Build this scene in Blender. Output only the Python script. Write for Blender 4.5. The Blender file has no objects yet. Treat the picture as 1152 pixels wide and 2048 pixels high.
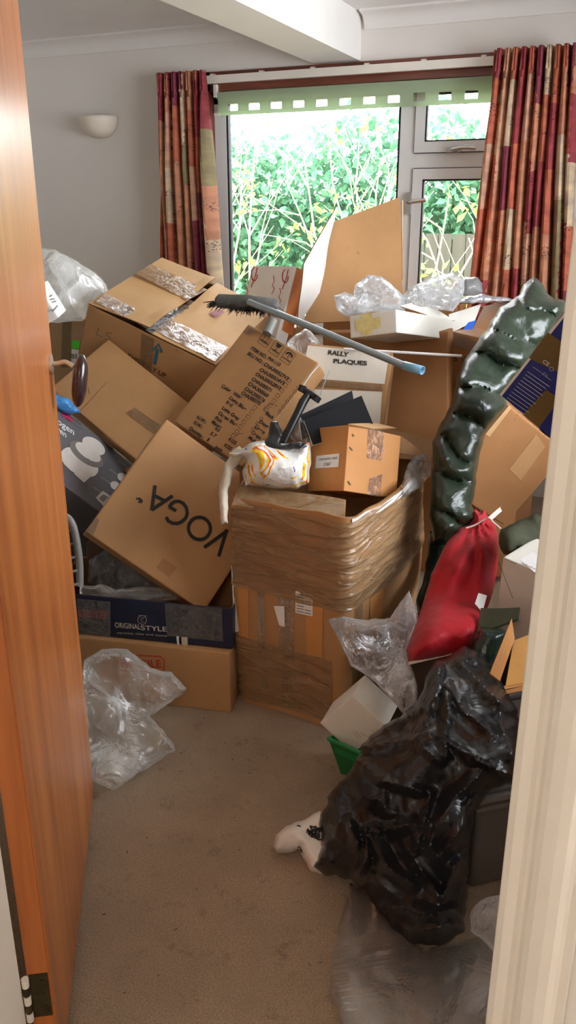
import bpy, bmesh, math, random
from mathutils import Vector, Matrix, Euler, noise
from mathutils.geometry import delaunay_2d_cdt
random.seed(7)
S = bpy.context.scene
COL = S.collection
R = math.radians
# ---------------------------------------------------------------- camera
F = 1660.0; PIT = R(19.92); YAW = R(23.4); CAM = Vector((0, 0, 1.5))
hd = Vector((-math.sin(YAW), math.cos(YAW), 0)); rt = Vector((math.cos(YAW), math.sin(YAW), 0)); uz = Vector((0, 0, 1))
fw = hd*math.cos(PIT) - uz*math.sin(PIT); up = uz*math.cos(PIT) + hd*math.sin(PIT)
def ray(x, y): return fw + rt*((x-576)/F) - up*((y-1024)/F)
def P(x, y, d): return CAM + ray(x, y)*d
def onz(x, y, z=0.0):
    q = ray(x, y); return CAM + q*((z-CAM.z)/q.z)
def ony(x, y, Y):
    q = ray(x, y); return CAM + q*(Y/q.y)
def onpl(x, y, p0, n):
    q = ray(x, y); return CAM + q*((p0-CAM).dot(n)/q.dot(n))
def dep(p): return (p-CAM).dot(fw)
cd = bpy.data.cameras.new('camera'); cam = bpy.data.objects.new('camera', cd); COL.objects.link(cam)
cam.matrix_world = Matrix((( rt.x, up.x, -fw.x, CAM.x), (rt.y, up.y, -fw.y, CAM.y), (rt.z, up.z, -fw.z, CAM.z), (0, 0, 0, 1)))
cd.sensor_fit = 'VERTICAL'; cd.sensor_height = 36.0; cd.lens = 36.0*F/2048; cd.clip_start = 0.02; cd.clip_end = 200
S.camera = cam
# ---------------------------------------------------------------- materials
M = {}
def mat(name):
    m = bpy.data.materials.new(name); m.use_nodes = True; nt = m.node_tree
    for n in list(nt.nodes): nt.nodes.remove(n)
    out = nt.nodes.new('ShaderNodeOutputMaterial'); M[name] = m
    return m, nt, out
def N(nt, t, **k):
    n = nt.nodes.new(t)
    for a, b in k.items():
        if a in n.inputs: n.inputs[a].default_value = b
        else: setattr(n, a, b)
    return n
def L(nt, a, b): nt.links.new(a, b)
def c4(c): return (c[0], c[1], c[2], 1)
def srgb(r, g, b):
    f = lambda v: (v/255/12.92 if v/255 <= .04045 else ((v/255+.055)/1.055)**2.4)
    return (f(r), f(g), f(b))
def ramp(nt, stops, interp='LINEAR'):
    r = N(nt, 'ShaderNodeValToRGB'); cr = r.color_ramp; cr.interpolation = interp
    while len(cr.elements) < len(stops): cr.elements.new(.5)
    for e, (p, c) in zip(cr.elements, stops): e.position = p; e.color = c4(c)
    return r
def plain(name, c, rough=.6, metal=0, var=.12, scale=6, bump=0, bscale=40, coat=0, sheen=0, spec=.5, stretch=None, trans=0, alpha=1):
    m, nt, out = mat(name)
    b = N(nt, 'ShaderNodeBsdfPrincipled'); b.inputs['Roughness'].default_value = rough; b.inputs['Metallic'].default_value = metal
    b.inputs['Coat Weight'].default_value = coat; b.inputs['Sheen Weight'].default_value = sheen; b.inputs['Specular IOR Level'].default_value = spec
    b.inputs['Alpha'].default_value = alpha
    tc = N(nt, 'ShaderNodeTexCoord'); src = tc.outputs['Object']
    if stretch:
        mp = N(nt, 'ShaderNodeMapping'); mp.inputs['Scale'].default_value = stretch; L(nt, src, mp.inputs['Vector']); src = mp.outputs['Vector']
    nz = N(nt, 'ShaderNodeTexNoise', Scale=scale, Detail=6.0, Roughness=.6); L(nt, src, nz.inputs['Vector'])
    lo = [max(0, v*(1-var)) for v in c]; hi = [min(1, v*(1+var)) for v in c]
    r = ramp(nt, [(.3, lo), (.7, hi)]); L(nt, nz.outputs['Fac'], r.inputs['Fac']); L(nt, r.outputs['Color'], b.inputs['Base Color'])
    if bump:
        n2 = N(nt, 'ShaderNodeTexNoise', Scale=bscale, Detail=4.0); L(nt, src, n2.inputs['Vector'])
        bp = N(nt, 'ShaderNodeBump', Strength=bump, Distance=.01); L(nt, n2.outputs['Fac'], bp.inputs['Height']); L(nt, bp.outputs['Normal'], b.inputs['Normal'])
    if trans:
        t = N(nt, 'ShaderNodeBsdfTranslucent'); t.inputs['Color'].default_value = c4(c)
        mx = N(nt, 'ShaderNodeMixShader', Fac=trans); L(nt, b.outputs[0], mx.inputs[1]); L(nt, t.outputs[0], mx.inputs[2]); L(nt, mx.outputs[0], out.inputs[0])
    else: L(nt, b.outputs[0], out.inputs[0])
    return m
def card(name, c, dirt=.35, flute=1):
    """corrugated cardboard: faint flutes, blotches and dirt marks"""
    m, nt, out = mat(name)
    b = N(nt, 'ShaderNodeBsdfPrincipled'); b.inputs['Roughness'].default_value = .62; b.inputs['Specular IOR Level'].default_value = .35
    tc = N(nt, 'ShaderNodeTexCoord')
    nz = N(nt, 'ShaderNodeTexNoise', Scale=3.5, Detail=8.0, Roughness=.65); L(nt, tc.outputs['Object'], nz.inputs['Vector'])
    r = ramp(nt, [(.25, [v*.84 for v in c]), (.75, [min(1, v*1.1) for v in c])]); L(nt, nz.outputs['Fac'], r.inputs['Fac'])
    n2 = N(nt, 'ShaderNodeTexNoise', Scale=34.0, Detail=3.0); L(nt, tc.outputs['Object'], n2.inputs['Vector'])
    r2 = ramp(nt, [(.66, (0, 0, 0)), (.76, (1, 1, 1))]); L(nt, n2.outputs['Fac'], r2.inputs['Fac'])
    n3 = N(nt, 'ShaderNodeTexNoise', Scale=4.0, Detail=2.0); L(nt, tc.outputs['Object'], n3.inputs['Vector'])
    r3 = ramp(nt, [(.55, (0, 0, 0)), (.7, (dirt,)*3)]); L(nt, n3.outputs['Fac'], r3.inputs['Fac'])
    ml = N(nt, 'ShaderNodeMath', operation='MULTIPLY'); L(nt, r2.outputs['Color'], ml.inputs[0]); L(nt, r3.outputs['Color'], ml.inputs[1])
    mx = N(nt, 'ShaderNodeMix', data_type='RGBA'); L(nt, ml.outputs[0], mx.inputs[0]); L(nt, r.outputs['Color'], mx.inputs[6]); mx.inputs[7].default_value = (.08, .045, .025, 1)
    L(nt, mx.outputs[2], b.inputs['Base Color'])
    w = N(nt, 'ShaderNodeTexWave', Scale=70.0, Distortion=.3); w.bands_direction = 'X'; L(nt, tc.outputs['Object'], w.inputs['Vector'])
    bp = N(nt, 'ShaderNodeBump', Strength=.05*flute, Distance=.004); L(nt, w.outputs['Fac'], bp.inputs['Height'])
    bp2 = N(nt, 'ShaderNodeBump', Strength=.25, Distance=.01); L(nt, nz.outputs['Fac'], bp2.inputs['Height']); L(nt, bp.outputs['Normal'], bp2.inputs['Normal'])
    L(nt, bp2.outputs['Normal'], b.inputs['Normal']); L(nt, b.outputs[0], out.inputs[0])
    return m
def film(name, c=(.9, .9, .9), dens=.35, rough=.12, bscale=14, bstr=.7, milky=.35, tl_f=.35, stretch=(1, 1, 1)):
    """thin polythene: part clear, part milky, wrinkled and glossy"""
    m, nt, out = mat(name)
    tc0 = N(nt, 'ShaderNodeTexCoord'); tc = N(nt, 'ShaderNodeMapping'); tc.inputs['Scale'].default_value = stretch; L(nt, tc0.outputs['Object'], tc.inputs['Vector'])
    nz = N(nt, 'ShaderNodeTexNoise', Scale=bscale, Detail=5.0, Roughness=.55, Distortion=1.2); L(nt, tc.outputs[0], nz.inputs['Vector'])
    v = N(nt, 'ShaderNodeTexVoronoi', Scale=bscale*.8, feature='DISTANCE_TO_EDGE'); 
    ad = N(nt, 'ShaderNodeMix', data_type='RGBA', blend_type='LINEAR_LIGHT'); ad.inputs[0].default_value = .06
    L(nt, tc.outputs[0], ad.inputs[6]); L(nt, nz.outputs['Color'], ad.inputs[7]); L(nt, ad.outputs[2], v.inputs['Vector'])
    rr = ramp(nt, [(0, (1, 1, 1)), (.12, (0, 0, 0))]); L(nt, v.outputs['Distance'], rr.inputs['Fac'])
    mh = N(nt, 'ShaderNodeMath', operation='ADD'); L(nt, nz.outputs['Fac'], mh.inputs[0]); L(nt, rr.outputs['Color'], mh.inputs[1])
    bp = N(nt, 'ShaderNodeBump', Strength=bstr, Distance=.012); L(nt, mh.outputs[0], bp.inputs['Height'])
    b = N(nt, 'ShaderNodeBsdfPrincipled'); b.inputs['Roughness'].default_value = rough; b.inputs['Base Color'].default_value = c4(c); L(nt, bp.outputs['Normal'], b.inputs['Normal'])
    tl = N(nt, 'ShaderNodeBsdfTranslucent'); tl.inputs['Color'].default_value = c4(c)
    m1 = N(nt, 'ShaderNodeMixShader', Fac=tl_f); L(nt, b.outputs[0], m1.inputs[1]); L(nt, tl.outputs[0], m1.inputs[2])
    tr = N(nt, 'ShaderNodeBsdfTransparent'); tr.inputs['Color'].default_value = (.97, .97, .97, 1)
    gl = N(nt, 'ShaderNodeBsdfGlossy'); gl.inputs['Roughness'].default_value = rough; gl.inputs['Color'].default_value = (1, 1, 1, 1); L(nt, bp.outputs['Normal'], gl.inputs['Normal'])
    fr = N(nt, 'ShaderNodeFresnel', IOR=1.5); L(nt, bp.outputs['Normal'], fr.inputs['Normal'])
    m0 = N(nt, 'ShaderNodeMixShader'); L(nt, fr.outputs[0], m0.inputs[0]); L(nt, tr.outputs[0], m0.inputs[1]); L(nt, gl.outputs[0], m0.inputs[2])
    r = ramp(nt, [(.3, (max(0, dens-milky*.6),)*3), (.75, (min(1, dens+milky*.5),)*3)]); L(nt, nz.outputs['Fac'], r.inputs['Fac'])
    lw = N(nt, 'ShaderNodeLayerWeight', Blend=.35); mg = N(nt, 'ShaderNodeMath', operation='MULTIPLY_ADD'); L(nt, lw.outputs['Facing'], mg.inputs[0]); mg.inputs[1].default_value = .35; L(nt, r.outputs[0], mg.inputs[2])
    me_ = N(nt, 'ShaderNodeMath', operation='MULTIPLY_ADD'); L(nt, rr.outputs['Color'], me_.inputs[0]); me_.inputs[1].default_value = milky*.5; L(nt, mg.outputs[0], me_.inputs[2]); me_.use_clamp = True
    mx = N(nt, 'ShaderNodeMixShader'); L(nt, me_.outputs[0], mx.inputs[0]); L(nt, m0.outputs[0], mx.inputs[1]); L(nt, m1.outputs[0], mx.inputs[2])
    L(nt, mx.outputs[0], out.inputs[0])
    return m
def binbag(name, c, rough=.28, bscale=7, bstr=.22):
    m, nt, out = mat(name)
    tc = N(nt, 'ShaderNodeTexCoord')
    nz = N(nt, 'ShaderNodeTexNoise', Scale=bscale, Detail=4.0, Roughness=.5, Distortion=1.5); L(nt, tc.outputs['Object'], nz.inputs['Vector'])
    sb = N(nt, 'ShaderNodeMath', operation='SUBTRACT'); L(nt, nz.outputs['Fac'], sb.inputs[0]); sb.inputs[1].default_value = .5
    ab = N(nt, 'ShaderNodeMath', operation='ABSOLUTE'); L(nt, sb.outputs[0], ab.inputs[0])
    bp = N(nt, 'ShaderNodeBump', Strength=bstr, Distance=.05); L(nt, ab.outputs[0], bp.inputs['Height'])
    b = N(nt, 'ShaderNodeBsdfPrincipled'); b.inputs['Base Color'].default_value = c4(c); b.inputs['Roughness'].default_value = rough; L(nt, bp.outputs['Normal'], b.inputs['Normal'])
    L(nt, b.outputs[0], out.inputs[0]); return m
KR = srgb(176, 132, 88); KR2 = srgb(170, 128, 88)
card('card', KR); card('card_pale', srgb(196, 155, 108)); card('card_orange', srgb(200, 140, 82)); card('card_brown', srgb(160, 112, 70)); card('card_grey', srgb(172, 140, 102))
card('card_inside', srgb(150, 112, 75), .1); card('card_white', srgb(226, 222, 212), .12, .6); card('card_cream', srgb(222, 214, 200), .15)
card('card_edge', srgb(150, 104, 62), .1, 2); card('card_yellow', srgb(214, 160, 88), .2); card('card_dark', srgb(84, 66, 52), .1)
plain('ink', srgb(28, 26, 26), .6, var=0); plain('ink_soft', srgb(52, 40, 32), .7, var=.1); plain('ink_red', srgb(178, 52, 36), .6, var=.3, scale=40); plain('ink_teal', srgb(40, 92, 104), .6)
plain('ink_white', srgb(225, 225, 228), .5, var=0); plain('paper', srgb(232, 230, 228), .7, var=.04); plain('ink_cream', srgb(196, 186, 168), .6); plain('green_sticker', srgb(70, 220, 40), .5, var=.02)
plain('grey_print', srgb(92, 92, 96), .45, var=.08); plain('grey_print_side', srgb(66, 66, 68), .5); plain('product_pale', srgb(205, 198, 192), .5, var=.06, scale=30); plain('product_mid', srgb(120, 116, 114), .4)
plain('food_orange', srgb(190, 110, 60), .5, var=.5, scale=60); plain('magenta', srgb(170, 40, 84), .5)
plain('navy', srgb(26, 34, 58), .35, var=.25, scale=14, bump=.15, bscale=30); plain('blue_print', srgb(30, 48, 132), .35, var=.12); plain('olive_tape', srgb(112, 92, 52), .3, var=.2, bump=.2, bscale=50); plain('blue_bright', srgb(40, 100, 210), .4)
plain('wall', srgb(224, 219, 213), .85, var=.025, scale=2, bump=.04, bscale=60); plain('ceiling', srgb(228, 224, 220), .9, var=.02); plain('gloss_white', srgb(226, 219, 208), .3, var=.03, bump=.02, bscale=30)
plain('upvc', srgb(226, 226, 226), .3, var=.01); plain('rubber', srgb(30, 32, 34), .6); plain('chrome', (.7, .7, .7), .2, metal=1, var=.05); plain('plaster', srgb(226, 216, 200), .8, var=.03)
plain('timber_dark', srgb(112, 58, 40), .4, var=.3, scale=5, stretch=(2, 20, 20), coat=.2); plain('timber_mid', srgb(150, 104, 66), .4, var=.2)
plain('knob', srgb(52, 32, 34), .25, var=.3, coat=.5); plain('hinge_metal', srgb(70, 62, 42), .5, metal=.6, var=.3, scale=50); plain('brass', srgb(215, 205, 190), .3, metal=.6)
plain('black_plastic', srgb(26, 26, 28), .35, var=.2); plain('grey_plastic', srgb(128, 126, 122), .45); plain('green_plastic', srgb(14, 120, 62), .35); plain('broom_grey', srgb(92, 92, 88), .8, var=.25, scale=40, bump=.3, bscale=120)
plain('pole', srgb(156, 166, 172), .32, metal=.7, var=.1); plain('pole_tip', srgb(120, 170, 200), .3, var=.1); plain('rod_white', srgb(224, 220, 218), .4)
plain('red_fabric', srgb(170, 14, 30), .6, var=.3, scale=7, bump=.5, bscale=24, sheen=.08, spec=.3); plain('olive_fabric', srgb(58, 60, 38), .85, var=.25, bump=.3, bscale=60); plain('cord', srgb(216, 200, 190), .7)
plain('wool_white', srgb(222, 212, 196), .8, var=.08, bump=.4, bscale=50, trans=.2); plain('bin_grey', srgb(98, 90, 84), .35, var=.08); plain('orange_ply', srgb(190, 110, 50), .5, var=.15)
plain('crumple_blue', srgb(70, 140, 205), .35, var=.45, scale=40, bump=.6, bscale=40); plain('dark_panel', srgb(24, 24, 28), .75, var=.15, spec=.2); plain('silver', srgb(205, 206, 212), .25, metal=.5, var=.25, scale=40, bump=.8, bscale=50)
plain('flap_white', srgb(236, 230, 224), .7, var=.04, trans=.15); plain('masking', srgb(222, 206, 140), .5, var=.15, scale=30, bump=.3); plain('maroon', srgb(130, 24, 44), .4)
film('clear', (.95, .95, .96), .03, .1, 12, .7, .2); film('clear_back', (.93, .96, 1), .24, .12, 12, .8, .35, .6); film('milky', (.90, .88, .84), .06, .22, 9, .5, .2); film('milky_white', (.97, .97, .95), .55, .2, 8, .5, .3, .5)
film('floor_film', (.86, .80, .74), .02, .2, 4, .4, .14); film('tape', srgb(178, 144, 104), .5, .16, 30, .25, .15); film('clear_tape', (.8, .76, .72), .03, .1, 30, .5, .2); film('wrap', srgb(190, 156, 116), .42, .13, 7, .5, .3, .2, (1, 1, 5)); film('dark_film', (.25, .25, .26), .3, .1, 12, .8, .3)
binbag('black_bag', (.010, .0105, .013), .27, 9, .12); binbag('green_bag', srgb(36, 46, 34), .3, 8, .15); binbag('dark_green_bag', srgb(20, 40, 32), .3); binbag('grey_bag', srgb(120, 120, 120), .3)
def carpet():
    m, nt, out = mat('carpet'); b = N(nt, 'ShaderNodeBsdfPrincipled'); b.inputs['Roughness'].default_value = .95; b.inputs['Specular IOR Level'].default_value = .1; b.inputs['Sheen Weight'].default_value = .2
    tc = N(nt, 'ShaderNodeTexCoord'); src = tc.outputs['Object']
    def no(s, d=5, r=.6):
        n = N(nt, 'ShaderNodeTexNoise', Scale=s, Detail=float(d), Roughness=r); L(nt, src, n.inputs['Vector']); return n
    a = no(2.6, 6); f = no(260, 3, .8); s = no(14, 6, .75); c0 = srgb(186, 160, 132)
    r = ramp(nt, [(.3, [v*.70 for v in c0]), (.62, c0)]); L(nt, a.outputs['Fac'], r.inputs['Fac'])
    r2 = ramp(nt, [(.32, (.5, .5, .5)), (.66, (1.15, 1.15, 1.15))]); L(nt, f.outputs['Fac'], r2.inputs['Fac'])
    r3 = ramp(nt, [(.30, (.62, .6, .58)), (.44, (1, 1, 1))]); L(nt, s.outputs['Fac'], r3.inputs['Fac'])
    m1 = N(nt, 'ShaderNodeMix', data_type='RGBA', blend_type='MULTIPLY'); m1.inputs[0].default_value = 1; L(nt, r.outputs[0], m1.inputs[6]); L(nt, r2.outputs[0], m1.inputs[7])
    m2 = N(nt, 'ShaderNodeMix', data_type='RGBA', blend_type='MULTIPLY'); m2.inputs[0].default_value = 1; L(nt, m1.outputs[2], m2.inputs[6]); L(nt, r3.outputs[0], m2.inputs[7])
    L(nt, m2.outputs[2], b.inputs['Base Color'])
    bp = N(nt, 'ShaderNodeBump', Strength=.8, Distance=.006); L(nt, f.outputs['Fac'], bp.inputs['Height']); L(nt, bp.outputs[0], b.inputs['Normal']); L(nt, b.outputs[0], out.inputs[0])
carpet()
def doorwood():
    m, nt, out = mat('door_wood'); b = N(nt, 'ShaderNodeBsdfPrincipled'); b.inputs['Roughness'].default_value = .38; b.inputs['Coat Weight'].default_value = .4; b.inputs['Coat Roughness'].default_value = .22
    tc = N(nt, 'ShaderNodeTexCoord'); mp = N(nt, 'ShaderNodeMapping'); mp.inputs['Scale'].default_value = (6, 6, .35); L(nt, tc.outputs['Object'], mp.inputs['Vector'])
    n = N(nt, 'ShaderNodeTexNoise', Scale=2.5, Detail=8.0, Roughness=.6, Distortion=.6); L(nt, mp.outputs[0], n.inputs['Vector'])
    r = ramp(nt, [(.25, srgb(150, 80, 38)), (.5, srgb(186, 108, 52)), (.75, srgb(204, 128, 64))]); L(nt, n.outputs['Fac'], r.inputs['Fac'])
    n2 = N(nt, 'ShaderNodeTexNoise', Scale=60.0, Detail=2.0); L(nt, mp.outputs[0], n2.inputs['Vector'])
    r2 = ramp(nt, [(.72, (0, 0, 0)), (.78, (1, 1, 1))]); L(nt, n2.outputs['Fac'], r2.inputs['Fac'])
    mx = N(nt, 'ShaderNodeMix', data_type='RGBA'); L(nt, r2.outputs[0], mx.inputs[0]); L(nt, r.outputs[0], mx.inputs[6]); mx.inputs[7].default_value = c4(srgb(220, 170, 120)); L(nt, mx.outputs[2], b.inputs['Base Color'])
    n3 = N(nt, 'ShaderNodeTexNoise', Scale=1.0, Detail=3.0); L(nt, mp.outputs[0], n3.inputs['Vector'])
    bp = N(nt, 'ShaderNodeBump', Strength=.25, Distance=.02); L(nt, n3.outputs['Fac'], bp.inputs['Height']); L(nt, bp.outputs[0], b.inputs['Normal']); L(nt, b.outputs[0], out.inputs[0])
doorwood()
def curtainmat():
    m, nt, out = mat('curtain_fabric'); uv = N(nt, 'ShaderNodeUVMap')
    nz = N(nt, 'ShaderNodeTexNoise', Scale=30.0, Detail=4.0); L(nt, uv.outputs[0], nz.inputs['Vector'])
    ad = N(nt, 'ShaderNodeMix', data_type='RGBA', blend_type='LINEAR_LIGHT'); ad.inputs[0].default_value = .02; L(nt, uv.outputs[0], ad.inputs[6]); L(nt, nz.outputs['Color'], ad.inputs[7])
    sep = N(nt, 'ShaderNodeSeparateXYZ'); L(nt, ad.outputs[2], sep.inputs[0])
    fx = N(nt, 'ShaderNodeMath', operation='MULTIPLY'); L(nt, sep.outputs[0], fx.inputs[0]); fx.inputs[1].default_value = 15
    flx = N(nt, 'ShaderNodeMath', operation='FLOOR'); L(nt, fx.outputs[0], flx.inputs[0])
    wn0 = N(nt, 'ShaderNodeTexWhiteNoise', noise_dimensions='1D'); L(nt, flx.outputs[0], wn0.inputs['W'])
    fy = N(nt, 'ShaderNodeMath', operation='MULTIPLY_ADD'); L(nt, sep.outputs[1], fy.inputs[0]); fy.inputs[1].default_value = 3.4; L(nt, wn0.outputs[0], fy.inputs[2])
    fly = N(nt, 'ShaderNodeMath', operation='FLOOR'); L(nt, fy.outputs[0], fly.inputs[0])
    cb = N(nt, 'ShaderNodeCombineXYZ'); L(nt, flx.outputs[0], cb.inputs[0]); L(nt, fly.outputs[0], cb.inputs[1])
    wn = N(nt, 'ShaderNodeTexWhiteNoise', noise_dimensions='2D'); L(nt, cb.outputs[0], wn.inputs['Vector'])
    r = ramp(nt, [(0, srgb(206, 118, 90)), (.2, srgb(172, 74, 80)), (.36, srgb(214, 152, 118)), (.52, srgb(160, 146, 106)), (.64, srgb(152, 70, 88)), (.76, srgb(222, 176, 146)), (.9, srgb(224, 204, 172))], 'CONSTANT'); L(nt, wn.outputs['Value'], r.inputs['Fac'])
    n2 = N(nt, 'ShaderNodeTexNoise', Scale=22.0, Detail=5.0); L(nt, uv.outputs[0], n2.inputs['Vector'])
    r2 = ramp(nt, [(.3, (.62, .55, .6)), (.7, (1.1, 1.05, 1))]); L(nt, n2.outputs['Fac'], r2.inputs['Fac'])
    mu = N(nt, 'ShaderNodeMix', data_type='RGBA', blend_type='MULTIPLY'); mu.inputs[0].default_value = .8; L(nt, r.outputs[0], mu.inputs[6]); L(nt, r2.outputs[0], mu.inputs[7])
    v = N(nt, 'ShaderNodeTexVoronoi', Scale=110.0); L(nt, uv.outputs[0], v.inputs['Vector']); rv = ramp(nt, [(.25, (1, 1, 1)), (.4, (0, 0, 0))]); L(nt, v.outputs['Distance'], rv.inputs['Fac'])
    v2 = N(nt, 'ShaderNodeTexVoronoi', Scale=9.0); L(nt, uv.outputs[0], v2.inputs['Vector']); rv2 = ramp(nt, [(.22, (.85, .85, .85)), (.34, (0, 0, 0))]); L(nt, v2.outputs['Distance'], rv2.inputs['Fac'])
    mm = N(nt, 'ShaderNodeMath', operation='MULTIPLY'); L(nt, rv.outputs[0], mm.inputs[0]); L(nt, rv2.outputs[0], mm.inputs[1])
    mx = N(nt, 'ShaderNodeMix', data_type='RGBA'); L(nt, mm.outputs[0], mx.inputs[0]); L(nt, mu.outputs[2], mx.inputs[6]); mx.inputs[7].default_value = c4(srgb(70, 36, 50))
    b = N(nt, 'ShaderNodeBsdfPrincipled'); b.inputs['Roughness'].default_value = .85; L(nt, mx.outputs[2], b.inputs['Base Color'])
    t = N(nt, 'ShaderNodeBsdfTranslucent'); L(nt, mx.outputs[2], t.inputs['Color']); ms = N(nt, 'ShaderNodeMixShader', Fac=.3); L(nt, b.outputs[0], ms.inputs[1]); L(nt, t.outputs[0], ms.inputs[2]); L(nt, ms.outputs[0], out.inputs[0])
curtainmat()
plain('curtain_lining', srgb(226, 205, 200), .8, var=.04, trans=.3); plain('blind_green', srgb(198, 212, 184), .8, var=.04, trans=.55)
def glass():
    m, nt, out = mat('glass'); t = N(nt, 'ShaderNodeBsdfTransparent'); g = N(nt, 'ShaderNodeBsdfGlossy'); g.inputs['Roughness'].default_value = .02
    f = N(nt, 'ShaderNodeFresnel', IOR=1.45); mx = N(nt, 'ShaderNodeMixShader'); L(nt, f.outputs[0], mx.inputs[0]); L(nt, t.outputs[0], mx.inputs[1]); L(nt, g.outputs[0], mx.inputs[2]); L(nt, mx.outputs[0], out.inputs[0])
glass()
def carrier():
    m, nt, out = mat('carrier'); b = N(nt, 'ShaderNodeBsdfPrincipled'); b.inputs['Roughness'].default_value = .3
    tc = N(nt, 'ShaderNodeTexCoord'); n = N(nt, 'ShaderNodeTexNoise', Scale=8.0, Detail=2.5, Distortion=2.2); L(nt, tc.outputs['Object'], n.inputs['Vector'])
    r = ramp(nt, [(0, srgb(30, 50, 120)), (.34, srgb(226, 226, 224)), (.55, srgb(238, 196, 30)), (.60, srgb(220, 84, 30)), (.64, srgb(226, 226, 224))], 'CONSTANT'); L(nt, n.outputs['Fac'], r.inputs['Fac']); L(nt, r.outputs[0], b.inputs['Base Color'])
    n2 = N(nt, 'ShaderNodeTexNoise', Scale=30.0, Detail=4.0); L(nt, tc.outputs['Object'], n2.inputs['Vector']); bp = N(nt, 'ShaderNodeBump', Strength=.6, Distance=.01); L(nt, n2.outputs['Fac'], bp.inputs['Height']); L(nt, bp.outputs[0], b.inputs['Normal']); L(nt, b.outputs[0], out.inputs[0])
carrier()
def leafmat(name, c1, c2):
    m, nt, out = mat(name); b = N(nt, 'ShaderNodeBsdfPrincipled'); b.inputs['Roughness'].default_value = .7; b.inputs['Specular IOR Level'].default_value = .2
    tc = N(nt, 'ShaderNodeTexCoord'); n = N(nt, 'ShaderNodeTexNoise', Scale=5.0, Detail=6.0, Roughness=.8); L(nt, tc.outputs['Object'], n.inputs['Vector'])
    r = ramp(nt, [(.3, c1), (.7, c2)]); L(nt, n.outputs['Fac'], r.inputs['Fac']); L(nt, r.outputs[0], b.inputs['Base Color'])
    t = N(nt, 'ShaderNodeBsdfTranslucent'); L(nt, r.outputs[0], t.inputs['Color']); ms = N(nt, 'ShaderNodeMixShader', Fac=.3); L(nt, b.outputs[0], ms.inputs[1]); L(nt, t.outputs[0], ms.inputs[2]); L(nt, ms.outputs[0], out.inputs[0])
leafmat('leaf_dark', srgb(46, 92, 70), srgb(104, 150, 110)); leafmat('leaf_bright', srgb(110, 160, 60), srgb(170, 205, 100)); plain('twig', srgb(206, 184, 150), .8, var=.2); plain('soil', srgb(120, 96, 70), .95, var=.3, scale=3); plain('grass_dry', srgb(160, 150, 100), .9, var=.4, scale=12); plain('fence', srgb(58, 56, 46), .85, var=.2, stretch=(8, 8, .6))
# ---------------------------------------------------------------- objects
def obj(name, bm, m, parent=None, smooth=True, world=False):
    me = bpy.data.meshes.new(name)
    bmesh.ops.recalc_face_normals(bm, faces=bm.faces); bm.to_mesh(me); bm.free()
    o = bpy.data.objects.new(name, me); COL.objects.link(o)
    if isinstance(m, (list, tuple)):
        for q in m: me.materials.append(M[q])
    else: me.materials.append(M[m])
    if smooth:
        for p in me.polygons: p.use_smooth = True
        try: me.set_sharp_from_angle(angle=R(42 if smooth is True else smooth))
        except Exception: pass
    if parent:
        o.parent = parent
        if world: o.matrix_parent_inverse = (Matrix.LocRotScale(parent.location, parent.rotation_euler, None)).inverted()
    return o
def tag(o, label=None, cat=None, group=None, kind=None):
    if label: o['label'] = label
    if cat: o['category'] = cat
    if group: o['group'] = group
    if kind: o['kind'] = kind
    return o
def empty(name, loc, rot=(0, 0, 0), label=None, cat=None, group=None):
    o = bpy.data.objects.new(name, None); COL.objects.link(o); o.empty_display_size = .05; o.location = loc; o.rotation_euler = rot
    return tag(o, label, cat, group)
def bx(bm, lo, hi, mi=0, mtx=None):
    vs = [bm.verts.new((x, y, z)) for x in (lo[0], hi[0]) for y in (lo[1], hi[1]) for z in (lo[2], hi[2])]
    if mtx is not None:
        for v in vs: v.co = mtx @ v.co
    for f in ((0, 1, 3, 2), (4, 6, 7, 5), (0, 4, 5, 1), (2, 3, 7, 6), (0, 2, 6, 4), (1, 5, 7, 3)):
        bm.faces.new([vs[i] for i in f]).material_index = mi
    return vs
def box(name, lo, hi, m, parent=None, bev=0, world=False):
    bm = bmesh.new(); bx(bm, lo, hi)
    if bev: bmesh.ops.bevel(bm, geom=bm.edges[:], offset=bev, segments=2, affect='EDGES', profile=.5)
    return obj(name, bm, m, parent, world=world)
def struct(name, bm, m, smooth=False):
    return tag(obj(name, bm, m, None, smooth), kind='structure')
def tube(bm, pts, r, seg=8, cap=True, mi=0):
    pts = [Vector(p) for p in pts]; rs = r if isinstance(r, (list, tuple)) else [r]*len(pts); rings = []
    t0 = (pts[1]-pts[0]).normalized(); a = t0.orthogonal().normalized()
    for i, p in enumerate(pts):
        t = (pts[min(i+1, len(pts)-1)]-pts[max(i-1, 0)]).normalized(); a = (a - t*a.dot(t)).normalized(); b = t.cross(a)
        rings.append([bm.verts.new(p + (a*math.cos(k*2*math.pi/seg) + b*math.sin(k*2*math.pi/seg))*rs[i]) for k in range(seg)])
    for i in range(len(rings)-1):
        for k in range(seg): bm.faces.new((rings[i][k], rings[i][(k+1) % seg], rings[i+1][(k+1) % seg], rings[i+1][k])).material_index = mi
    if cap: bm.faces.new(rings[0][::-1]); bm.faces.new(rings[-1])
def smoothpath(pts, n=6):
    pts = [Vector(p) for p in pts]; out = []
    for i in range(len(pts)-1):
        p0 = pts[max(i-1, 0)]; p1 = pts[i]; p2 = pts[i+1]; p3 = pts[min(i+2, len(pts)-1)]
        for k in range(n):
            t = k/n; out.append(.5*((2*p1)+(-p0+p2)*t+(2*p0-5*p1+4*p2-p3)*t*t+(-p0+3*p1-3*p2+p3)*t**3))
    out.append(pts[-1]); return out
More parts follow.
